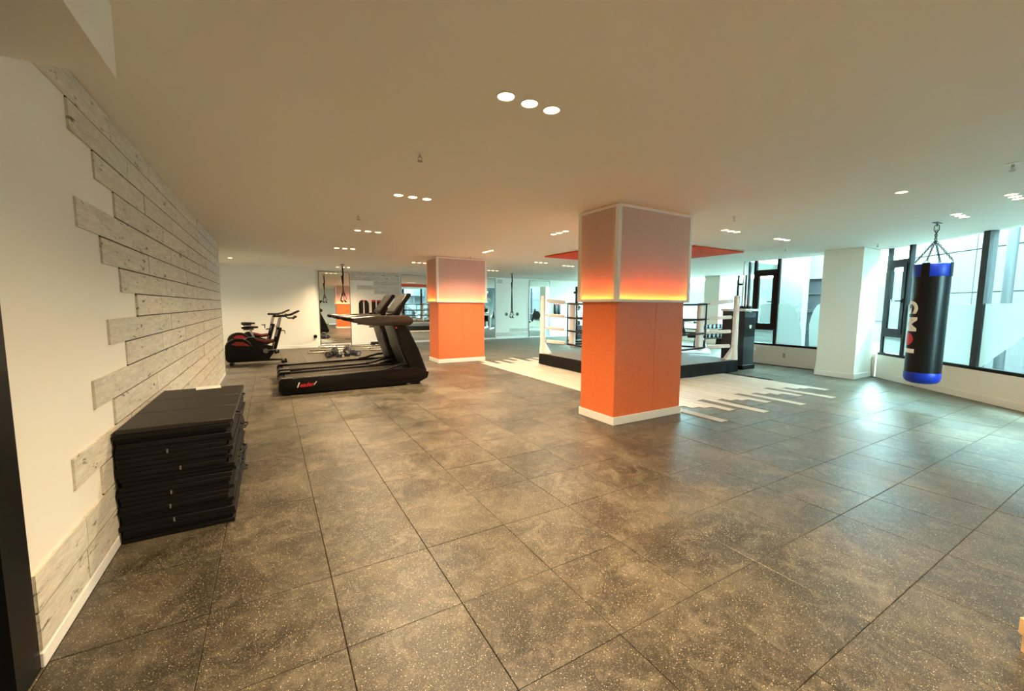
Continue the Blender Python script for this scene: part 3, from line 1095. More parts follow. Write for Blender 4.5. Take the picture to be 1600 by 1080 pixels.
for x, y in ((1.31, -0.4), (3.9, 0.4)):  # invented trios out of view, added to throw warm light on front faces
    for k in (-1, 0, 1):
        downlight(x + 0.152 * k, y, 'added unseen downlight behind the camera, %s of the %s trio' % (('left', 'middle', 'right')[k + 1], 'left' if x < 2 else 'right'), 'added downlights behind the camera', 1.0 if x < 2 else 0.25)

sp_proto = None
def sprinkler(x, y, label):
    global sp_proto
    if sp_proto is None:
        t = thing('sprinkler_head', label, 'sprinkler', (x, y, H), 0, 'ceiling sprinkler heads')
        MB().lathe([(0.038, 0), (0.036, -0.006), (0.018, -0.010)], n=18).build('escutcheon', 'white_metal', t)
        MB().cyl((0, 0, -0.008), (0, 0, -0.028), 0.009, 10).build('stem', 'chrome', t)
        MB().tube([(0.010, 0, -0.026), (0.016, 0, -0.04), (0.004, 0, -0.056)], 0.0035, 6).tube([(-0.010, 0, -0.026), (-0.016, 0, -0.04), (-0.004, 0, -0.056)], 0.0035, 6).build('arm', 'chrome', t)
        MB().lathe([(0.006, -0.054), (0.020, -0.058), (0.020, -0.061), (0.004, -0.062)], n=14).build('deflector', 'dull_steel', t)
        sp_proto = t
        return t
    return copy_tree(sp_proto, (x, y, H), 0, label)
sprinkler(1.02, 3.12, 'ceiling sprinkler head between the first two trios of downlights')
sprinkler(1.02, 5.61, 'ceiling sprinkler head farther off, before the treadmill lights')
sprinkler(5.07, 0.91, 'ceiling sprinkler head at the right edge of the photo')
sprinkler(5.08, 3.17, 'ceiling sprinkler head right of the near orange column')
sprinkler(9.35, 3.15, 'ceiling sprinkler head beside the white column top')
sprinkler(4.03, 8.78, 'ceiling sprinkler head above the far orange column')
sprinkler(8.6, 4.3, 'ceiling sprinkler head by the right tip of the red panel')

# ------------------------------------------------------------------ treadmills
def make_treadmill(label, loc):
    t = thing('treadmill', label, 'treadmill', loc, 0, 'treadmills in a row')
    Wd = 0.83
    side = [(0.02, 0.025), (1.30, 0.020), (2.10, 0.030), (2.25, 0.10), (2.28, 0.20), (2.05, 0.30), (1.80, 0.285), (1.0, 0.268), (0.03, 0.245), (0.0, 0.20), (0.0, 0.06)]
    for y0, y1 in ((0.0, 0.11), (Wd - 0.11, Wd)):
        MB().prism([(a, b) for a, b in side], y0, y1, 'y', 0.008).build('side_rail', 'black_plastic', t)
    # ridged foot strips on the rails
    for y0, y1 in ((0.018, 0.098), (Wd - 0.098, Wd - 0.018)):
        MB().prism([(0.16, 0.2465), (1.72, 0.2855), (1.72, 0.2905), (0.16, 0.2515)], y0, y1, 'y').build('foot_strip', 'charcoal_plastic', t, smooth=False)
        rb = MB()
        for i in range(36):
            x = 0.34 + i * 0.036
            z = 0.2525 + (x - 0.16) * 0.025
            rb.obox((x, (y0 + y1) / 2, z), (1, 0, 0.025), (0, 1, 0), (-0.025, 0, 1), 0.007, 0.034, 0.004)
        rb.build('foot_ridges', 'ridge_glint', t, smooth=False)
    MB().prism([(0.06, 0.16), (1.86, 0.20), (1.86, 0.262), (0.06, 0.222)], 0.112, Wd - 0.112, 'y', 0.004).build('belt', 'belt_rubber', t)
    MB().box(0.06, 1.9, 0.115, Wd - 0.115, 0.04, 0.15).build('deck_frame', 'black_metal', t, smooth=False)
    for y0, y1 in ((0.0, 0.125), (Wd - 0.125, Wd)):
        ec = MB().prism([(-0.035, 0.06), (-0.035, 0.22), (-0.01, 0.256), (0.15, 0.262), (0.15, 0.246), (0.03, 0.246), (0.0, 0.20), (0.0, 0.06)], y0 - 0.002, y1 + 0.002, 'y', 0.004).build('end_cap', 'black_plastic', t)
        MB().box(0.0, 0.145, y0 + 0.004, y1 - 0.004, 0.261, 0.2655).build('cap_trim', 'dull_steel', ec, smooth=False)
    MB().cyl((0.02, 0.13, 0.17), (0.02, Wd - 0.13, 0.17), 0.05, 16).build('rear_roller', 'charcoal_plastic', t)
    MB().prism([(-0.04, 0.06), (-0.04, 0.14), (-0.028, 0.14), (-0.028, 0.06)], 0.13, Wd - 0.13, 'y').build('rear_panel', 'maroon_plastic', t, smooth=False)
    MB().prism([(1.80, 0.06), (2.14, 0.06), (2.16, 0.24), (1.98, 0.335), (1.84, 0.30)], 0.112, Wd - 0.112, 'y', 0.012).build('motor_cover', 'charcoal_plastic', t)
    # raised curl where the rails run into the shroud
    for y in (0.06, Wd - 0.06):
        MB().tube([(1.42, y, 0.288), (1.54, y, 0.296), (1.66, y, 0.325), (1.80, y, 0.355), (1.93, y, 0.36)], [0.012, 0.018, 0.022, 0.024, 0.02], 8).build('rail_flare', 'black_plastic', t)
    # mast: a wide raked shroud, dark sides and a slate face to the runner
    mast = [(1.70, 1.05), (1.92, 1.02), (2.10, 0.62), (2.25, 0.24), (2.22, 0.10), (2.06, 0.10), (1.93, 0.30), (1.80, 0.66)]
    MB().prism(mast, 0.02, Wd - 0.02, 'y', 0.03).build('mast', 'charcoal_plastic', t)
    MB().prism([(1.685, 1.03), (1.702, 1.04), (1.806, 0.66), (1.925, 0.33), (1.905, 0.32), (1.786, 0.655)], 0.11, Wd - 0.11, 'y', 0.004).build('mast_face', 'slate_plastic', t)
    # head and arms
    arm = [(0.98, 1.15), (1.06, 1.115), (1.16, 1.055), (1.30, 1.030), (1.95, 1.020), (2.02, 1.07), (2.01, 1.14), (1.92, 1.20), (1.40, 1.19), (1.0, 1.172)]
    for y0, y1 in ((0.0, 0.12), (Wd - 0.12, Wd)):
        MB().prism(arm, y0, y1, 'y', 0.022).build('arm', 'bronze_plastic', t)
        yc = (y0 + y1) / 2
        MB().tube([(0.86, yc, 1.165), (0.90, yc, 1.155), (1.00, yc, 1.150), (1.08, yc, 1.145)], [0.020, 0.034, 0.038, 0.036], 12).build('grip', 'black_plastic', t)
    MB().prism([(1.55, 1.05), (1.95, 1.03), (2.03, 1.09), (1.98, 1.18), (1.70, 1.20), (1.55, 1.13)], 0.12, Wd - 0.12, 'y', 0.02).build('head', 'charcoal_plastic', t)
    MB().cyl((1.42, 0.11, 1.16), (1.42, Wd - 0.11, 1.16), 0.018, 12).build('hand_bar', 'black_plastic', t)
    for y in (0.20, Wd - 0.20):
        MB().lathe([(0.045, 1.14), (0.048, 1.20), (0.050, 1.215), (0.040, 1.215), (0.038, 1.16)], (1.66, y, 0), 16).build('cup_holder', 'black_plastic', t)
    # console
    MB().tube([(1.80, Wd / 2, 1.18), (1.86, Wd / 2, 1.25), (1.90, Wd / 2, 1.33)], [0.07, 0.06, 0.06], 12).build('console_neck', 'black_plastic', t)
    con = MB().prism([(1.72, 1.235), (1.76, 1.215), (1.80, 1.225), (2.02, 1.53), (2.02, 1.565), (1.975, 1.575), (1.95, 1.565)], 0.13, Wd - 0.13, 'y', 0.012).build('console', 'black_plastic', t)
    MB().prism([(1.728, 1.262), (1.733, 1.259), (1.940, 1.545), (1.935, 1.549)], 0.17, Wd - 0.17, 'y').build('screen', 'screen_glass', con, smooth=False)
    MB().box(1.28, 1.36, -0.004, 0.0, 1.005, 1.028).build('sensor_tab', 'black_plastic', t, smooth=False)
    MB().cyl((1.72, -0.004, 0.99), (1.72, 0.03, 0.99), 0.018, 12).build('safety_button', 'red_plastic', t)
    for y in (0.05, Wd - 0.05):
        MB().cyl((1.92, y - 0.03, 0.035), (1.92, y + 0.03, 0.035), 0.035, 16).build('transport_wheel', 'dull_steel', t)
        MB().cyl((0.12, y, 0.0), (0.12, y, 0.04), 0.03, 12).build('foot', 'black_plastic', t)
        MB().cyl((2.1, y, 0.0), (2.1, y, 0.04), 0.03, 12).build('foot', 'black_plastic', t)
    # lettering on the outer side: white first stroke, red italic word
    me = text_mesh('eader', 0.085, 0.001, 0.002, 0.35)
    me.materials.clear(); me.materials.append(M['red_print'])
    o = bpy.data.objects.new('lettering', me); COL.objects.link(o); o.parent = t
    o.location = (0.335, -0.0015, 0.148); o.rotation_euler = (PI / 2, -0.03, 0)
    o['label'] = 'red italic lettering'
    me = text_mesh('l', 0.10, 0.001, 0.004, 0.35)
    me.materials.clear(); me.materials.append(M['white_print'])
    o = bpy.data.objects.new('lettering', me); COL.objects.link(o); o.parent = t
    o.location = (0.213, -0.0015, 0.150); o.rotation_euler = (PI / 2, 0, 0)
    o['label'] = 'white first letter'
    MB().prism([(0.432, 0.135), (0.442, 0.135), (0.482, 0.188), (0.470, 0.188)], -0.0025, 0.001, 'y').build('logo_tick', 'white_print', t, smooth=False)
    return t
tread = make_treadmill('black commercial treadmill with red side lettering, nearest of the two', (0.10, 6.95, 0))
copy_tree(tread, (0.10, 8.00, 0), 0, 'black commercial treadmill standing behind the nearest treadmill')

# ------------------------------------------------------------------ exercise bikes
def make_bike(label, loc):
    t = thing('exercise_bike', label, 'exercise bike', loc, 0, 'exercise bikes in the alcove')
    # flywheel shroud (left), disc with red panel
    shroud = [(-0.86, 0.07), (-0.90, 0.14), (-0.90, 0.44), (-0.86, 0.52), (-0.78, 0.575), (-0.66, 0.60), (-0.54, 0.585), (-0.44, 0.52),
              (-0.34, 0.43), (-0.18, 0.36), (-0.10, 0.24), (-0.12, 0.10), (-0.18, 0.07)]
    MB().prism(shroud, -0.11, 0.11, 'y', 0.02).build('flywheel_cover', 'black_plastic', t)
    arc = [(-0.64 + 0.26 * math.cos(q), 0.335 + 0.27 * math.sin(q)) for q in [PI * (0.10 + 0.85 * k / 14) for k in range(15)]]
    MB().tube([(x, -0.112, z) for x, z in arc], 0.008, 6).build('cover_rim', 'dark_steel', t)
    red = [(-0.78, 0.47), (-0.68, 0.53), (-0.56, 0.52), (-0.45, 0.455), (-0.43, 0.42), (-0.56, 0.435), (-0.68, 0.44)]
    for y in (-0.116, 0.110):
        MB().prism(red, y, y + 0.006, 'y').build('cover_inlay', 'red_plastic', t, smooth=False)
    body = [(-0.55, 0.08), (-0.06, 0.10), (0.04, 0.24), (0.02, 0.40), (-0.22, 0.46), (-0.34, 0.62), (-0.46, 0.62), (-0.62, 0.50)]
    MB().prism(body, -0.085, 0.085, 'y', 0.02).build('drive_housing', 'black_plastic', t)
    ht = [(-0.03, 0.26), (0.08, 0.26), (0.23, 0.82), (0.12, 0.84)]
    MB().prism(ht, -0.055, 0.055, 'y', 0.012).build('head_tube', 'black_plastic', t)
    MB().prism([(0.075, 0.62), (0.115, 0.62), (0.155, 0.78), (0.115, 0.78)], -0.060, -0.054, 'y').build('head_trim', 'dull_steel', t, smooth=False)
    MB().prism([(0.005, 0.34), (0.035, 0.34), (0.075, 0.50), (0.045, 0.50)], -0.060, -0.054, 'y').build('head_trim', 'dull_steel', t, smooth=False)
    MB().tube([(-0.32, 0, 0.56), (-0.12, 0, 0.50), (0.06, 0, 0.52)], [0.045, 0.05, 0.045], 10).build('top_tube', 'maroon_plastic', t)
    # handlebar
    MB().cyl((0.15, 0, 0.80), (0.22, 0, 1.10), 0.022, 12).build('handlebar_post', 'chrome', t)
    MB().cyl((0.11, 0, 0.80), (0.175, 0, 1.06), 0.012, 8).build('post_scale', 'chrome', t)
    MB().tube([(0.06, 0, 1.10), (0.22, 0, 1.10), (0.32, 0, 1.10)], 0.03, 10).build('stem', 'black_plastic', t)
    for s in (-1, 1):
        MB().tube([(0.12, 0.02 * s, 1.11), (0.16, 0.16 * s, 1.11), (0.30, 0.20 * s, 1.105), (0.42, 0.20 * s, 1.13), (0.60, 0.19 * s, 1.22)], [0.018, 0.018, 0.019, 0.02, 0.018], 10).build('handlebar', 'black_rope', t)
        MB().tube([(0.30, 0.12 * s, 1.10), (0.36, 0.11 * s, 1.05), (0.46, 0.10 * s, 1.05), (0.52, 0.10 * s, 1.10)], 0.016, 8).build('elbow_bar', 'black_rope', t)
    MB().obox((0.50, 0, 1.06), (0.8, 0, 0.5), (0, 1, 0), (-0.5, 0, 0.8), 0.055, 0.07, 0.02, 0.006).build('display', 'black_plastic', t)
    MB().cyl((0.21, -0.06, 0.76), (0.28, -0.10, 0.76), 0.012, 8).cyl((0.28, -0.10, 0.76), (0.285, -0.10, 0.68), 0.010, 8).build('adjust_lever', 'dull_steel', t)
    MB().obox((-0.05, 0, 0.80), (1, 0, 0.1), (0, 1, 0), (-0.1, 0, 1), 0.05, 0.05, 0.012, 0.004).cyl((-0.02, 0, 0.70), (-0.03, 0, 0.80), 0.012, 8).build('bottle_holder', 'black_plastic', t)
    # seat
    MB().cyl((-0.34, 0, 0.58), (-0.41, 0, 0.80), 0.022, 12).build('seat_post', 'chrome', t)
    MB().tube([(-0.54, 0, 0.80), (-0.34, 0, 0.80)], 0.022, 10).build('seat_slider', 'dull_steel', t)
    sd = MB()
    prof = [(-0.57, 0.10, 0.035), (-0.50, 0.115, 0.04), (-0.42, 0.075, 0.034), (-0.33, 0.035, 0.026), (-0.25, 0.022, 0.020)]
    rings = []
    for x, w, h in prof:
        rings.append([sd.bm.verts.new((x, w * math.cos(2 * PI * k / 12), 0.845 + h * math.sin(2 * PI * k / 12))) for k in range(12)])
    for a, c in zip(rings, rings[1:]):
        for k in range(12):
            sd.bm.faces.new((a[k], a[(k + 1) % 12], c[(k + 1) % 12], c[k]))
    sd.bm.faces.new(rings[0][::-1]); sd.bm.faces.new(rings[-1])
    sd.build('seat', 'black_vinyl', t)
    # crank, pedals
    MB().lathe([(0.055, -0.125), (0.055, -0.11)], (-0.12, 0, 0.30), 16, 'y').build('crank_hub', 'dull_steel', t)
    for s in (-1, 1):
        MB().tube([(-0.12, 0.115 * s, 0.30), (-0.12 + 0.15 * -s, 0.135 * s, 0.30 - 0.03 * s)], 0.014, 8).build('crank', 'dull_steel', t)
        x = -0.12 + 0.17 * -s
        MB().box(x - 0.05, x + 0.05, s * 0.20 - 0.05, s * 0.20 + 0.05, 0.285 - 0.03 * s, 0.310 - 0.03 * s, 0.005).build('pedal', 'dull_steel', t)
    # base
    MB().prism([(-0.75, 0.055), (0.20, 0.055), (0.22, 0.09), (-0.30, 0.12), (-0.75, 0.10)], -0.04, 0.04, 'y', 0.008).build('base_beam', 'black_metal', t)
    for x in (-0.78, 0.22):
        MB().box(x - 0.04, x + 0.04, -0.26, 0.26, 0.02, 0.075, 0.01).build('stabiliser', 'black_metal', t)
        for s in (-1, 1):
            MB().cyl((x, s * 0.22, 0), (x, s * 0.22, 0.025), 0.03, 12).build('foot', 'black_plastic', t)
    for s in (-1, 1):
        MB().cyl((0.275, s * 0.20 - 0.015, 0.04), (0.275, s * 0.20 + 0.015, 0.04), 0.03, 14).build('wheel', 'black_plastic', t)
    return t
bike = make_bike('black exercise bike with red inlay, nearer of the two beside the plank wall', (0.0, 11.15, 0))
copy_tree(bike, (-0.12, 13.45, 0), 0, 'black exercise bike with red cover, farther one near the white back wall')

# ------------------------------------------------------------------ stack of folded foam mats
STACK = (-0.775, -0.265, 3.03, 4.30)
nm = 24
th = 0.665 / nm
ORD = ['bottom', 'second', 'third', 'fourth', 'fifth', 'sixth', 'seventh', 'eighth', 'ninth', 'tenth', 'eleventh', 'twelfth', 'thirteenth', 'fourteenth',
       'fifteenth', 'sixteenth', 'seventeenth', 'eighteenth', 'nineteenth', 'twentieth', 'twenty-first', 'twenty-second', 'twenty-third', 'top']
rnd = random.Random(11)
for i in range(nm):
    jx, jy = rnd.uniform(-0.012, 0.004), rnd.uniform(-0.012, 0.014)
    ext = rnd.choice((0, 0, 0.012, 0.022, 0.035))
    if i in (12, 13):
        ext = 0.03
    lab = {'bottom': 'black foam exercise mat lying on the floor, bottom of the stack', 'top': 'black folded foam mat on top of the stack, paper on it'}.get(
        ORD[i], 'black foam exercise mat, %s from the bottom of the stack' % ORD[i])
    t = thing('exercise_mat', lab, 'mat', (0, 0, i * th), rnd.uniform(-0.008, 0.008) * (1 if 0 < i < nm - 1 else 0), 'stack of black exercise mats')
    x0, x1 = STACK[0] + jx, STACK[1] + jx + ext
    y0, y1 = STACK[2] + jy, STACK[3] + rnd.uniform(-0.03, 0.05)
    # keep the little twist about the stack's own middle
    cx, cy = (x0 + x1) / 2, (y0 + y1) / 2
    t.location = (cx, cy, i * th)
    hx, hy = (x1 - x0) / 2, (y1 - y0) / 2
    nseg = 3
    for s in range(nseg):
        ya = -hy + 2 * hy * s / nseg
        yb = -hy + 2 * hy * (s + 1) / nseg
        MB().box(-hx, hx, ya + 0.003, yb - 0.003, 0.0006, th - 0.0004, 0.0025, 1).build('panel', 'mat_top_sheen' if i == nm - 1 else 'black_foam', t)
    MB().box(-hx + 0.01, hx - 0.01, -hy + 0.01, hy - 0.01, th * 0.4, th * 0.6).build('hinge_cloth', 'black_fabric', t, smooth=False)
    if i in (3, 6, 9, 14, 18):
        MB().box(-0.03 + 0.03 * (i % 3), -0.022 + 0.03 * (i % 3), -hy - 0.003, -hy + 0.004, th * 0.1, th * 0.95).build('carry_loop', 'tag_grey', t, smooth=False)
    if rnd.random() < 0.6:
        yy = rnd.uniform(-hy * 0.7, hy * 0.8)
        MB().tube([(hx - 0.01, yy - 0.05, th * 0.5), (hx + 0.025, yy - 0.02, th * 0.35), (hx + 0.03, yy + 0.03, th * 0.4), (hx - 0.01, yy + 0.06, th * 0.5)], 0.006, 6).build('carry_strap', 'black_fabric', t)
p = MB()
p.obox((-0.475, 4.255, 0.6665), (1, 0.12, 0), (-0.12, 1, 0), (0, 0, 1), 0.085, 0.07, 0.0008)
po = p.build('paper_sheet', 'paper', smooth=False)
tag(po, 'white sheet of paper lying on top of the black mats', 'paper')

# ------------------------------------------------------------------ boxing ring
def make_ring():
    x0, x1, y0, y1 = RING
    t = thing('boxing_ring', 'boxing ring with white corner posts, black ropes and black skirt on pale planks', 'boxing ring', ((x0 + x1) / 2, (y0 + y1) / 2, 0.006))
    hx, hy = (x1 - x0) / 2, (y1 - y0) / 2
    zt = 0.255
    MB().box(-hx + 0.03, hx - 0.03, -hy + 0.03, hy - 0.03, 0.0, zt - 0.012).build('platform', 'black_metal', t, smooth=False)
    MB().box(-hx, hx, -hy, hy, zt - 0.012, zt, 0.004).build('canvas', 'canvas_grey', t, smooth=False)
    # skirt: a gently rippled cloth on each side
    def skirt(p0, p1, outv):
        b = MB()
        n = 64
        rows = [zt - 0.002, zt - 0.012, 0.17, 0.09, 0.012]
        grid = []
        for r, z in enumerate(rows):
            line = []
            for k in range(n + 1):
                f = k / n
                amp = 0.0 if r < 2 else 0.006 * r
                w = amp * (math.sin(f * 61 + 0.7 * r) * 0.6 + math.sin(f * 23 + 2) * 0.8)
                if k in (0, n):
                    w = 0
                pnt = Vector(p0).lerp(Vector(p1), f) + Vector(outv) * (0.006 + w * 0.5 + 0.004 * r)
                line.append(b.bm.verts.new((pnt.x, pnt.y, z)))
            grid.append(line)
        for r in range(len(rows) - 1):
            for k in range(n):
                b.bm.faces.new((grid[r][k], grid[r][k + 1], grid[r + 1][k + 1], grid[r + 1][k]))
        geom = b.bm.faces[:]
        bmesh.ops.solidify(b.bm, geom=geom, thickness=0.003)
        b.build('skirt', 'black_fabric', t)
    skirt((-hx, -hy, 0), (hx, -hy, 0), (0, -1, 0))
    skirt((-hx, hy, 0), (hx, hy, 0), (0, 1, 0))
    skirt((-hx, -hy, 0), (-hx, hy, 0), (-1, 0, 0))
    skirt((hx, -hy, 0), (hx, hy, 0), (1, 0, 0))
    LV = [1.42, 1.10, 0.80, 0.49]
    PL_ = [1.49, 1.155, 0.855, 0.545]
    corners = []
    for sx, sy in ((-1, -1), (1, -1), (1, 1), (-1, 1)):
        c = Vector((sx * (hx - 0.05), sy * (hy - 0.05), 0))
        inn = Vector((-sx, -sy, 0)).normalized()
        lat = Vector((-inn.y, inn.x, 0))
        pb = MB()
        pb.tube([c + Vector((0, 0, zt)), c + Vector((0, 0, 0.50)), c + Vector((0, 0, 1.585)), c + Vector((0, 0, 1.60))], [0.075, 0.060, 0.055, 0.046], 18)
        po_ = pb.build('corner_post', 'white_metal', t)
        for a in (-0.55, 0.0, 0.55):
            dirv = (inn * math.cos(a) + lat * math.sin(a))
            sd = Vector((-dirv.y, dirv.x, 0))
            g = MB()
            pts = [(0.05, zt), (0.22, zt), (0.20, zt + 0.02), (0.055, 0.52)]
            v0 = [g.bm.verts.new(c + dirv * a_ + Vector((0, 0, z)) + sd * 0.012) for a_, z in pts]
            v1 = [g.bm.verts.new(c + dirv * a_ + Vector((0, 0, z)) - sd * 0.012) for a_, z in pts]
            g.bm.faces.new(v0); g.bm.faces.new(v1[::-1])
            for i in range(4):
                g.bm.faces.new((v0[i], v1[i], v1[(i + 1) % 4], v0[(i + 1) % 4]))
            g.build('gusset', 'white_metal', po_, smooth=False)
        rc = c + inn * 0.58
        for li, (zr, zp) in enumerate(zip(LV, PL_)):
            a, b = c + inn * 0.05 + Vector((0, 0, zp)), c + inn * 0.56 + Vector((0, 0, zr + 0.02))
            up = Vector((0, 0, 1))
            dv = (b - a).normalized()
            hz = 0.045 if li == 0 else 0.036
            MB().obox((a + b) / 2, dv, lat, dv.cross(lat), (b - a).length / 2 - 0.04, 0.05, hz, 0.018).build('turnbuckle_pad', 'white_vinyl' if li != 1 else 'white_vinyl', t)
            MB().cyl(a - inn * 0.02, b + inn * 0.02 + Vector((0, 0, -0.02)), 0.010, 8).build('turnbuckle', 'dull_steel', t)
        # upright cushion just inside the rope corner
        cc = c + inn * 0.69
        MB().lathe([(0.03, 0.42), (0.072, 0.44), (0.075, 0.60), (0.075, 1.30), (0.072, 1.42), (0.03, 1.45)], (cc.x, cc.y, 0), 20).build('corner_cushion', 'white_vinyl', t)
        corners.append((c, inn, rc))
    for i in range(4):
        c0, i0, r0 = corners[i]
        c1, i1, r1 = corners[(i + 1) % 4]
        for li, z in enumerate(LV):
            sag = 0.02
            pts = [r0.lerp(r1, f) + Vector((0, 0, z - sag * 4 * f * (1 - f))) for f in (0, .15, .3, .5, .7, .85, 1)]
            MB().tube(pts, 0.021, 10).build('rope', 'black_rope', t)
        for f in (0.0, 0.5):
            base = r0.lerp(r1, f)
            off = Vector((0.0, 0.0, 0))
            MB().tube([base + Vector((0, 0, LV[0])), base + Vector((0, 0, LV[1])) , base + Vector((0, 0, LV[2])), base + Vector((0, 0, LV[3]))], 0.016, 8).build('rope_tie', 'black_rope', t)
    return t
make_ring()

# ------------------------------------------------------------------ punching bag
def make_bag():
    bx, by = 7.72, 1.99
    t = thing('punching_bag', 'black punching bag with blue bands hanging on chains before the windows', 'punching bag', (bx, by, 0))
    R, z0, z1 = 0.187, 0.335, 1.955
    MB().lathe([(0.02, z0 + 0.10), (R, z0 + 0.10), (R, z1 - 0.10), (R - 0.002, z1 - 0.10), (0.02, z1 - 0.10)], n=48).build('bag_body', 'black_vinyl', t)
    MB().lathe([(0.03, z0), (0.11, z0 + 0.006), (R - 0.03, z0 + 0.022), (R - 0.006, z0 + 0.05), (R + 0.003, z0 + 0.09), (R + 0.003, z0 + 0.155), (R, z0 + 0.16)], n=48).build('bottom_band', 'blue_vinyl', t)
    MB().lathe([(R, z1 - 0.165), (R + 0.003, z1 - 0.16), (R + 0.003, z1 - 0.015), (R - 0.004, z1), (0.05, z1 - 0.004)], n=48).build('top_band', 'blue_vinyl', t)
    view = math.atan2(-by, -bx)           # bearing to the camera
    def strap(a, wdt):
        b = MB()
        n = 8
        v = []
        for r in (R + 0.003, R + 0.009):
            for z in (z1 - 0.17, z1 + 0.012):
                v.append([b.bm.verts.new((r * math.cos(a + wdt * (k / n - 0.5)), r * math.sin(a + wdt * (k / n - 0.5)), z)) for k in range(n + 1)])
        for p_, q_ in ((v[0], v[1]), (v[3], v[2]), (v[1], v[3]), (v[2], v[0])):
            for k in range(n):
                b.bm.faces.new((p_[k], p_[k + 1], q_[k + 1], q_[k]))
        s = b.build('hanging_strap', 'black_vinyl', t)
        return s
    top = Vector((0, 0, 2.27))
    for q in range(4):
        a = view - 0.35 + q * PI / 2
        s = strap(a, 0.42)
        e = Vector((R * math.cos(a), R * math.sin(a), z1 + 0.02))
        rg = MB()
        tang = Vector((-math.sin(a), math.cos(a), 0))
        rg.ring_link(e, 0.022, 0.0, 0.004, (0, 0, 1), tang, 14, 6)
        rg.build('ring', 'chrome', s)
        ch = MB()
        n = 13
        st = e + Vector((0, 0, 0.02))
        d = top - st
        for k in range(n):
            c = st + d * ((k + 0.5) / n)
            pv = tang if k % 2 == 0 else d.cross(tang)
            ch.ring_link(c, 0.0105, 0.0075, 0.0045, d, pv, 8, 5)
        ch.build('chain', 'dark_steel', t)
    sw = MB()
    n = 5
    for k in range(n):
        c = Vector((0, 0, 2.285 + k * 0.026))
        sw.ring_link(c, 0.012, 0.009, 0.005, (0, 0, 1), (1, 0, 0) if k % 2 else (0, 1, 0), 8, 5)
    sw.build('swivel_chain', 'dark_steel', t)
    MB().ring_link((0, 0, 2.43), 0.024, 0.022, 0.005, (0, 0, 1), (0.4, -0.9, 0), 14, 6).build('carabiner', 'dark_steel', t)
    MB().ring_link((0, 0, H - 0.02), 0.014, 0.012, 0.005, (0, 0, 1), (0.9, 0.4, 0), 12, 6).build('eye_bolt', 'dark_steel', t)
    MB().box(-0.09, 0.09, -0.03, 0.03, H - 0.008, H - 0.0005, 0.002).build('ceiling_plate', 'dark_steel', t, smooth=False)
    # printed lettering that wraps round the left of the bag, read downwards
    def wrap(me, mat, zc, ac, name, label):
        me.materials.clear(); me.materials.append(M[mat])
        for v in me.vertices:
            x, y, zz = v.co
            # text x runs downwards, text y to the right as seen from outside
            ang = ac + y / R
            rr = R + 0.0022 + zz
            v.co = (rr * math.cos(ang), rr * math.sin(ang), zc - x)
        o = bpy.data.objects.new(name, me)
        COL.objects.link(o)
        o.parent = t
        o['label'] = label
        return o
    def dense(me):
        bm = bmesh.new(); bm.from_mesh(me)
        for ax_ in (0, 1):
            for k in range(-12, 13):
                n_ = (1, 0, 0) if ax_ == 0 else (0, 1, 0)
                bmesh.ops.bisect_plane(bm, geom=bm.verts[:] + bm.edges[:] + bm.faces[:], plane_co=(n_[0] * k * 0.014, n_[1] * k * 0.014, 0), plane_no=n_)
        bm.to_mesh(me); bm.free()
        return me
    ac = view - math.radians(66)
    wrap(dense(text_mesh('G', 0.25, 0.0010, 0.010)), 'white_print', 1.375, ac, 'printed_letter', 'white printed letter')
    wrap(dense(text_mesh('M', 0.27, 0.0010, 0.010)), 'white_print', 1.15, ac, 'printed_letter', 'white printed letter')
    wrap(dense(text_mesh('I', 0.25, 0.0010, 0.016)), 'white_print', 0.785, ac, 'printed_letter', 'white printed letter')
    dm = bpy.data.meshes.new('printed_dot')
    bm = bmesh.new()
    bmesh.ops.create_circle(bm, cap_ends=True, cap_tris=True, segments=24, radius=0.085)
    bm.to_mesh(dm); bm.free()
    wrap(dense(dm), 'red_print', 0.945, ac, 'printed_dot', 'red printed dot')
    return t
make_bag()

# ------------------------------------------------------------------ suspension straps
def strap_trainer(x, y, zbot, label):
    t = thing('suspension_strap', label, 'suspension strap', (x, y, 0), 0, 'hanging suspension straps')
    MB().box(-0.05, 0.05, -0.05, 0.05, H - 0.014, H - 0.001, 0.003).build('ceiling_mount', 'black_metal', t)
    MB().ring_link((0, 0, H - 0.035), 0.02, 0.015, 0.006, (0, 0, 1), (1, 0, 0), 12, 6).build('carabiner', 'dark_steel', t)
    zb = zbot
    MB().tube([(0, 0, H - 0.05), (0.012, 0, H - 0.30), (-0.008, 0, H - 0.34), (0.0, 0, H - 0.55)], [0.020, 0.022, 0.035, 0.020], 8).build('anchor_strap', 'black_fabric', t)
    for s in (-1, 1):
        MB().tube([(0, 0, H - 0.52), (0.012 * s, 0, H - 0.9), (0.018 * s, 0, zb + 0.35), (0.02 * s, 0, zb + 0.20)], 0.015, 6).build('webbing', 'black_fabric', t)
        MB().tube([(0.02 * s, 0, zb + 0.30), (0.07 * s + 0.02, 0.02, zb + 0.12), (0.05 * s - 0.03, 0.02, zb + 0.06), (0.02 * s, 0, zb + 0.28)], 0.010, 6).build('foot_loop', 'black_fabric', t)
        MB().cyl((0.045 * s - 0.02, 0.02, zb + 0.075), (0.045 * s + 0.035, 0.02, zb + 0.02), 0.022, 10).build('handle', 'black_plastic', t)
    return t
strap_trainer(1.82, 12.6, 1.42, 'black suspension strap hanging from the ceiling before the narrow mirror')
strap_trainer(7.37, 12.6, 0.92, 'black suspension strap hanging in front of the white wall between mirrors')

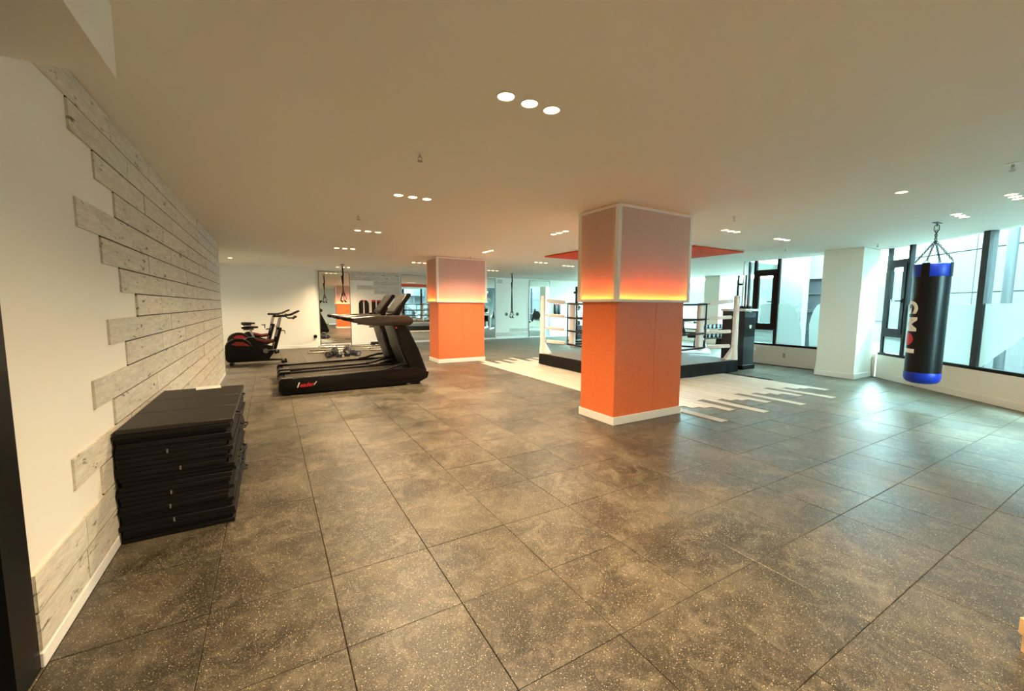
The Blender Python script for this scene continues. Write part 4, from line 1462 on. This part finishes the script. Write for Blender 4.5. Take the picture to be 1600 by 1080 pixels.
# ------------------------------------------------------------------ barbells, dumbbells, kettlebells by the back wall
def barbell(x0, x1, y, z, ang, label):
    t = thing('barbell', label, 'barbell', ((x0 + x1) / 2, y, z), ang, 'chrome barbells on the floor')
    L = (x1 - x0) / 2
    MB().cyl((-L + 0.40, 0, 0), (L - 0.40, 0, 0), 0.014, 12).build('shaft', 'chrome', t)
    for s in (-1, 1):
        MB().cyl((s * (L - 0.40), 0, 0), (s * L, 0, 0), 0.025, 14).build('sleeve', 'chrome', t)
        MB().cyl((s * (L - 0.42), 0, 0), (s * (L - 0.39), 0, 0), 0.038, 16).build('collar', 'chrome', t)
    return t
barbell(0.85, 2.95, 12.62, 0.040, 0.0, 'silver barbell lying on the floor, nearest to the treadmills')
barbell(0.95, 3.05, 13.30, 0.040, 0.02, 'silver barbell lying on the floor, second from the treadmills')
barbell(1.30, 3.40, 14.05, 0.040, 0.0, 'silver barbell lying on the floor closest to the narrow mirror')
def dumbbell(x, y, rz, label, r=0.085):
    t = thing('dumbbell', label, 'dumbbell', (x, y, r * math.cos(PI / 6)), rz, 'black dumbbells by the barbells')
    for s in (-1, 1):
        hexp = [(r * math.cos(PI / 3 * k), r * math.sin(PI / 3 * k)) for k in range(6)]
        MB().prism(hexp, s * 0.07 if s > 0 else -0.18, 0.18 if s > 0 else -0.07, 'x', 0.01).build('head', 'black_iron', t)
        MB().lathe([(0.045, s * 0.180), (0.045, s * 0.184)], n=16, axis='x').build('end_disc', 'dull_steel', t)
    MB().cyl((-0.075, 0, 0), (0.075, 0, 0), 0.016, 12).build('handle', 'chrome', t)
    return t
dumbbell(1.33, 11.75, 1.1, 'black hex dumbbell on the floor, left one before the barbells')
dumbbell(1.62, 11.62, 0.5, 'black hex dumbbell on the floor, right one before the barbells')
dumbbell(1.95, 11.75, 1.9, 'black hex dumbbell standing beside the kettlebell')
def kettlebell(x, y, label, r=0.11):
    t = thing('kettlebell', label, 'kettlebell', (x, y, 0), 0.4, 'black kettlebells by the barbells')
    MB().lathe([(0.05, 0.0), (r * 0.8, 0.02), (r, r * 0.85), (r * 0.85, r * 1.5), (r * 0.45, r * 1.85), (0.02, r * 1.9)], n=20).build('bell', 'black_iron', t)
    MB().tube([(-0.055, 0, r * 1.6), (-0.075, 0, r * 2.0), (-0.055, 0, r * 2.45), (0.055, 0, r * 2.45), (0.075, 0, r * 2.0), (0.055, 0, r * 1.6)], 0.016, 10).build('handle', 'dull_steel', t)
    return t
kettlebell(1.47, 12.05, 'black kettlebell in the middle of the floor weights')
kettlebell(1.80, 12.10, 'black kettlebell right of the other, before the barbells')
t = thing('step_block', 'low black foam block on the floor against the white back wall', 'block', (3.12, 14.35, 0))
MB().box(-0.22, 0.22, -0.12, 0.12, 0.0, 0.12, 0.02, 2).build('body', 'black_foam', t)
MB().box(-0.20, 0.20, -0.10, 0.10, 0.12, 0.132, 0.004).build('top_pad', 'black_vinyl', t)

# ------------------------------------------------------------------ equipment beyond the ring
def cabinet():
    t = thing('equipment_cabinet', 'dark grey cabinet with white tray top beside the right ring post', 'cabinet', (9.08, 5.42, 0.0))
    MB().box(-0.24, 0.24, -0.28, 0.28, 0.0, 0.10, 0.01).build('base', 'black_plastic', t)
    MB().prism([(-0.20, 0.10), (0.20, 0.10), (0.21, 1.25), (-0.22, 1.28)], -0.26, 0.26, 'y', 0.015).build('body', 'cabinet_grey', t)
    MB().box(-0.25, 0.25, -0.29, 0.29, 1.28, 1.33, 0.012).build('tray_top', 'white_metal', t)
    MB().box(-0.22, 0.18, -0.27, -0.262, 0.72, 1.15, 0.004).build('door', 'charcoal_plastic', t)
    MB().prism([(-0.05, 0.98), (0.03, 0.98), (0.03, 0.93), (-0.01, 0.89), (-0.05, 0.93)], -0.276, -0.270, 'y').build('shield_mark', 'white_print', t, smooth=False)
    for k, z in enumerate((0.46, 0.42)):
        MB().tube([(0.20, -0.2, z), (0.30, -0.24, z - 0.02), (0.36, -0.2, z - 0.07), (0.30, -0.12, z - 0.08), (0.20, -0.1, z)], 0.008, 6).build('chrome_loop', 'chrome', t)
    return t
cabinet()
for k, (dx, dy) in enumerate(((-0.13, -0.18), (0.03, -0.19), (-0.05, -0.02), (0.12, 0.05))):
    nm_ = ['front left', 'front right', 'rear left', 'rear right'][k]
    o = thing('rolled_towel', 'black rolled towel on the white tray, %s one' % nm_, 'towel', (9.08 + dx, 5.42 + dy, 1.33 + 0.032), 0, 'black towels on the tray')
    MB().cyl((-0.055, 0, 0), (0.055, 0, 0), 0.032, 14).build('roll', 'black_fabric', o)
    MB().lathe([(0.018, 0.055), (0.018, 0.058)], n=12, axis='x').lathe([(0.018, -0.058), (0.018, -0.055)], n=12, axis='x').build('core_end', 'charcoal_plastic', o)

def weight_machine(name, loc, rz, label, hgt=1.5):
    t = thing(name, label, 'weight machine', loc, rz)
    for s in (-1, 1):
        MB().box(-0.75, 0.75, s * 0.35 - 0.035, s * 0.35 + 0.035, 0.0, 0.07, 0.006).build('base_rail', 'white_metal', t)
        MB().box(0.50, 0.57, s * 0.35 - 0.035, s * 0.35 + 0.035, 0.07, hgt, 0.006).build('upright', 'white_metal', t)
        MB().tube([(0.53, s * 0.35, hgt - 0.35), (0.0, s * 0.45, 0.95), (-0.25, s * 0.45, 0.90)], 0.03, 10).build('lever_arm', 'white_metal', t)
        MB().cyl((-0.38, s * 0.45, 0.90), (-0.25, s * 0.45, 0.90), 0.022, 10).build('handle', 'black_plastic', t)
        for q in range(2):
            y = s * (0.50 + q * 0.06)
            MB().lathe([(0.03, y - 0.022), (0.21, y - 0.022), (0.225, y - 0.01), (0.225, y + 0.01), (0.21, y + 0.022), (0.03, y + 0.022)], (0.22, 0, 0.86), 24, 'y').build('weight_plate', 'black_iron', t)
    MB().box(0.50, 0.57, -0.35, 0.35, hgt - 0.07, hgt, 0.006).build('crossbar', 'white_metal', t)
    MB().box(-0.62, -0.10, -0.17, 0.17, 0.44, 0.53, 0.025, 2).build('seat', 'black_vinyl', t)
    MB().obox((0.06, 0, 0.85), (0.25, 0, 1), (0, 1, 0), (1, 0, -0.25), 0.36, 0.16, 0.045, 0.02).build('back_pad', 'black_vinyl', t)
    MB().box(-0.40, -0.32, -0.04, 0.04, 0.07, 0.44).box(-0.70, 0.50, -0.035, 0.035, 0.07, 0.14).build('seat_stem', 'white_metal', t)
    return t
weight_machine('chest_press', (10.9, 8.2, 0), 2.2, 'plate loaded press machine with white frame, behind the right ring ropes', 1.0)
weight_machine('row_machine', (12.6, 10.6, 0), 0.6, 'plate loaded machine with white frame near the far windows, behind the ring', 1.05)

def dumbbell_rack():
    t = thing('weight_rack', 'low black rack of weight discs seen under the right ring ropes', 'rack', (12.9, 8.6, 0), 1.57)
    for s in (-0.6, 0.6):
        MB().prism([(-0.25, 0), (0.25, 0), (0.16, 0.75), (0.06, 0.75)], s - 0.03, s + 0.03, 'y').build('end_frame', 'black_metal', t, smooth=False)
    for z in (0.3, 0.62):
        MB().box(-0.12, 0.16, -0.57, 0.57, z, z + 0.03).build('shelf', 'black_metal', t, smooth=False)
        for k in range(5):
            y = -0.44 + 0.22 * k
            MB().lathe([(0.02, -0.09), (0.07, -0.09), (0.07, 0.09), (0.02, 0.09)], (0.02, y, z + 0.102), 14, 'x').build('weight_disc', 'black_iron', t)
    return t
dumbbell_rack()

def cable_tower(loc, label):
    t = thing('cable_tower', label, 'weight machine', loc, 0)
    MB().box(-0.30, 0.30, -0.35, 0.35, 0.0, 0.06, 0.01).build('base', 'black_metal', t)
    MB().box(-0.05, 0.05, 0.10, 0.18, 0.06, 2.12, 0.006).build('column', 'black_metal', t)
    for k in range(9):
        MB().box(-0.14, 0.14, -0.10, 0.02, 0.10 + k * 0.06, 0.152 + k * 0.06, 0.004).build('weight_plate', 'black_iron', t)
    for s in (-0.10, 0.10):
        MB().cyl((s, -0.04, 0.06), (s, -0.04, 1.85), 0.012, 8).build('guide_rod', 'chrome', t)
    MB().box(-0.14, 0.14, -0.10, 0.18, 1.85, 1.93, 0.01).build('head_plate', 'black_metal', t)
    for z in (1.98, 1.30, 0.72):
        MB().lathe([(0.02, -0.02), (0.09, -0.02), (0.075, 0.0), (0.09, 0.02), (0.02, 0.02)], (-0.02, 0.0, z), 18, 'y').build('pulley', 'black_plastic', t)
    MB().tube([(-0.10, -0.04, 1.98), (-0.12, -0.06, 1.5), (-0.06, -0.2, 1.1), (-0.13, -0.22, 0.75), (-0.10, -0.24, 0.35)], 0.008, 6).build('cable', 'black_rope', t)
    MB().tube([(-0.18, -0.24, 0.33), (-0.10, -0.24, 0.36), (0.0, -0.24, 0.33)], 0.016, 8).build('handle', 'dull_steel', t)
    MB().box(-0.11, 0.11, -0.115, -0.10, 1.24, 1.29).build('placard', 'white_print', t, smooth=False)
    return t
cable_tower((10.32, 12.5, 0), 'tall black cable weight tower seen left of the near orange column')

# ------------------------------------------------------------------ wooden platform corner at the right edge
t = thing('wooden_bench', 'corner of a low pale wooden bench at the right edge of the photo', 'bench', (2.533, 0.298, 0))
ca_, sa_ = math.cos(-0.10), math.sin(-0.10)
t.rotation_euler = (0, 0, -0.62)
MB().box(0.0, 1.1, -0.42, 0.0, 0.075, 0.145, 0.004).build('seat_slab', 'plywood', t, smooth=False)
for x in (0.012, 0.99):
    MB().box(x, x + 0.08, -0.38, -0.006, 0.0, 0.075, 0.003).build('leg', 'plywood', t, smooth=False)

# ------------------------------------------------------------------ outdoors
smesh('ground', MB().box(-6, 40, -25, 34, -0.40, -0.22), 'paving')
def building(label, segs, mat):
    t = thing('building', label, 'building', (0, 0, -0.22))
    return t
# pale concrete building facing the angled window
def at_ang(u, tt):
    p = CORNER + ANG * u + ANG_N * tt
    return p
bt = thing('building', 'pale concrete building of large panels beyond the punching bag window', 'building', (0, 0, -0.22))
for i in range(7):
    for j, (z0, z1) in enumerate(((0.0, 2.0), (2.0, 3.1), (3.1, 4.4), (4.4, 6.0))):
        u0, u1 = i * 2.2 - 5.5, (i + 1) * 2.2 - 5.5
        wall_piece(None, u0 + 0.012, u1 - 0.012, z0 + 0.012, z1 - 0.012, 4.2, 4.6, CORNER, ANG, ANG_N).build('facade_panel', 'concrete', bt, smooth=False)
wall_piece(None, -5.5, 9.9, 0.0, 6.0, 4.36, 4.9, CORNER, ANG, ANG_N).build('core_wall', 'concrete_pale', bt, smooth=False)
pipe = at_ang(0.55, 1.6)
o = MB().cyl((pipe.x, pipe.y, -0.22), (pipe.x, pipe.y, 5.5), 0.07, 14).build('drain_pipe', 'concrete_dark')
tag(o, 'grey drain pipe rising outside, seen above the punching bag', 'pipe')
# balcony box with railing at the right end
bb = thing('balcony', 'pale balcony box with grey railings outside at the upper right', 'balcony', (0, 0, 0))
wall_piece(None, 4.35, 6.5, 2.1, 3.6, 2.6, 4.1, CORNER, ANG, ANG_N).build('balcony_box', 'concrete_pale', bb, smooth=False)
for kk in range(3):
    wall_piece(None, 4.4, 6.5, 1.45 + 0.33 * kk, 1.49 + 0.33 * kk, 2.7, 2.74, CORNER, ANG, ANG_N).build('rail', 'concrete_dark', bb, smooth=False)
for kk in range(5):
    wall_piece(None, 4.4 + 0.45 * kk, 4.44 + 0.45 * kk, -0.22, 2.1, 2.7, 2.74, CORNER, ANG, ANG_N).build('post', 'concrete_dark', bb, smooth=False)
# louvred unit and white sack on the terrace below the film
lv = thing('vent_unit', 'low grey louvred vent unit outside below the frosted film', 'vent', (0, 0, -0.22))
wall_piece(None, 2.78, 3.6, 0.0, 1.25, 1.25, 1.75, CORNER, ANG, ANG_N).build('body', 'concrete', lv, smooth=False)
for kk in range(6):
    wall_piece(None, 2.80, 3.58, 0.62 + 0.10 * kk, 0.66 + 0.10 * kk, 1.18, 1.25, CORNER, ANG, ANG_N).build('slat', 'concrete_dark', lv, smooth=False)
sk = MB()
c0, c1 = at_ang(2.55, 0.75), at_ang(2.95, 0.80)
rr = random.Random(3)
pts, rad = [], []
for k in range(9):
    f = k / 8
    p_ = c0.lerp(c1, f)
    pts.append((p_.x, p_.y, 0.12 + 0.62 * f + 0.02 * math.sin(k * 2.1)))
    rad.append(0.05 + 0.10 * math.sin(PI * (0.12 + 0.76 * f)) + rr.uniform(-0.015, 0.015))
sk.tube(pts, rad, 14)
so = sk.build('rubble_sack', 'sack_white')
tag(so, 'crumpled white sack lying outside the window below the frosted film', 'sack')
pz = at_ang(2.7, 0.78)
o = wall_piece(None, 2.1, 3.6, -0.22, 0.05, 0.35, 1.15, CORNER, ANG, ANG_N).build('terrace_ledge', 'concrete_pale', smooth=False)
tag(o, 'pale concrete ledge outside the right window carrying the white sack', 'ledge')

# white building with a dark gateway beyond the right wall window
wb2 = thing('building', 'white building with dark gateway seen through the window left of the column', 'building', (0, 0, -0.22))
MB().box(11.75, 12.05, 5.40, 5.98, 0.0, 5.0).build('wall', 'render_white', wb2, smooth=False)
MB().box(13.0, 13.3, 4.75, 5.85, 0.0, 2.37).build('gateway', 'concrete_dark', wb2, smooth=False)
for kk in range(4):
    MB().box(12.96, 13.0, 4.75, 5.85, 0.45 + 0.5 * kk, 0.49 + 0.5 * kk).build('gate_bar', 'concrete', wb2, smooth=False)
MB().box(12.9, 13.3, 4.55, 5.85, 2.37, 5.0).build('lintel', 'render_white', wb2, smooth=False)
MB().box(12.05, 12.9, 5.85, 5.98, 0.0, 5.0).build('wall', 'render_white', wb2, smooth=False)
# grey blue block beyond the casement and far windows
gb = thing('building', 'grey blue building beyond the far windows', 'building', (0, 0, -0.22))
MB().box(24.0, 26.0, 5.5, 30.0, 0.0, 3.2).build('wall', 'concrete', gb, smooth=False)
for kk in range(8):
    y = 7.0 + kk * 2.4
    f = MB().box(23.93, 24.0, y, y + 1.3, 1.0, 2.6).build('window', 'concrete_dark', gb, smooth=False)
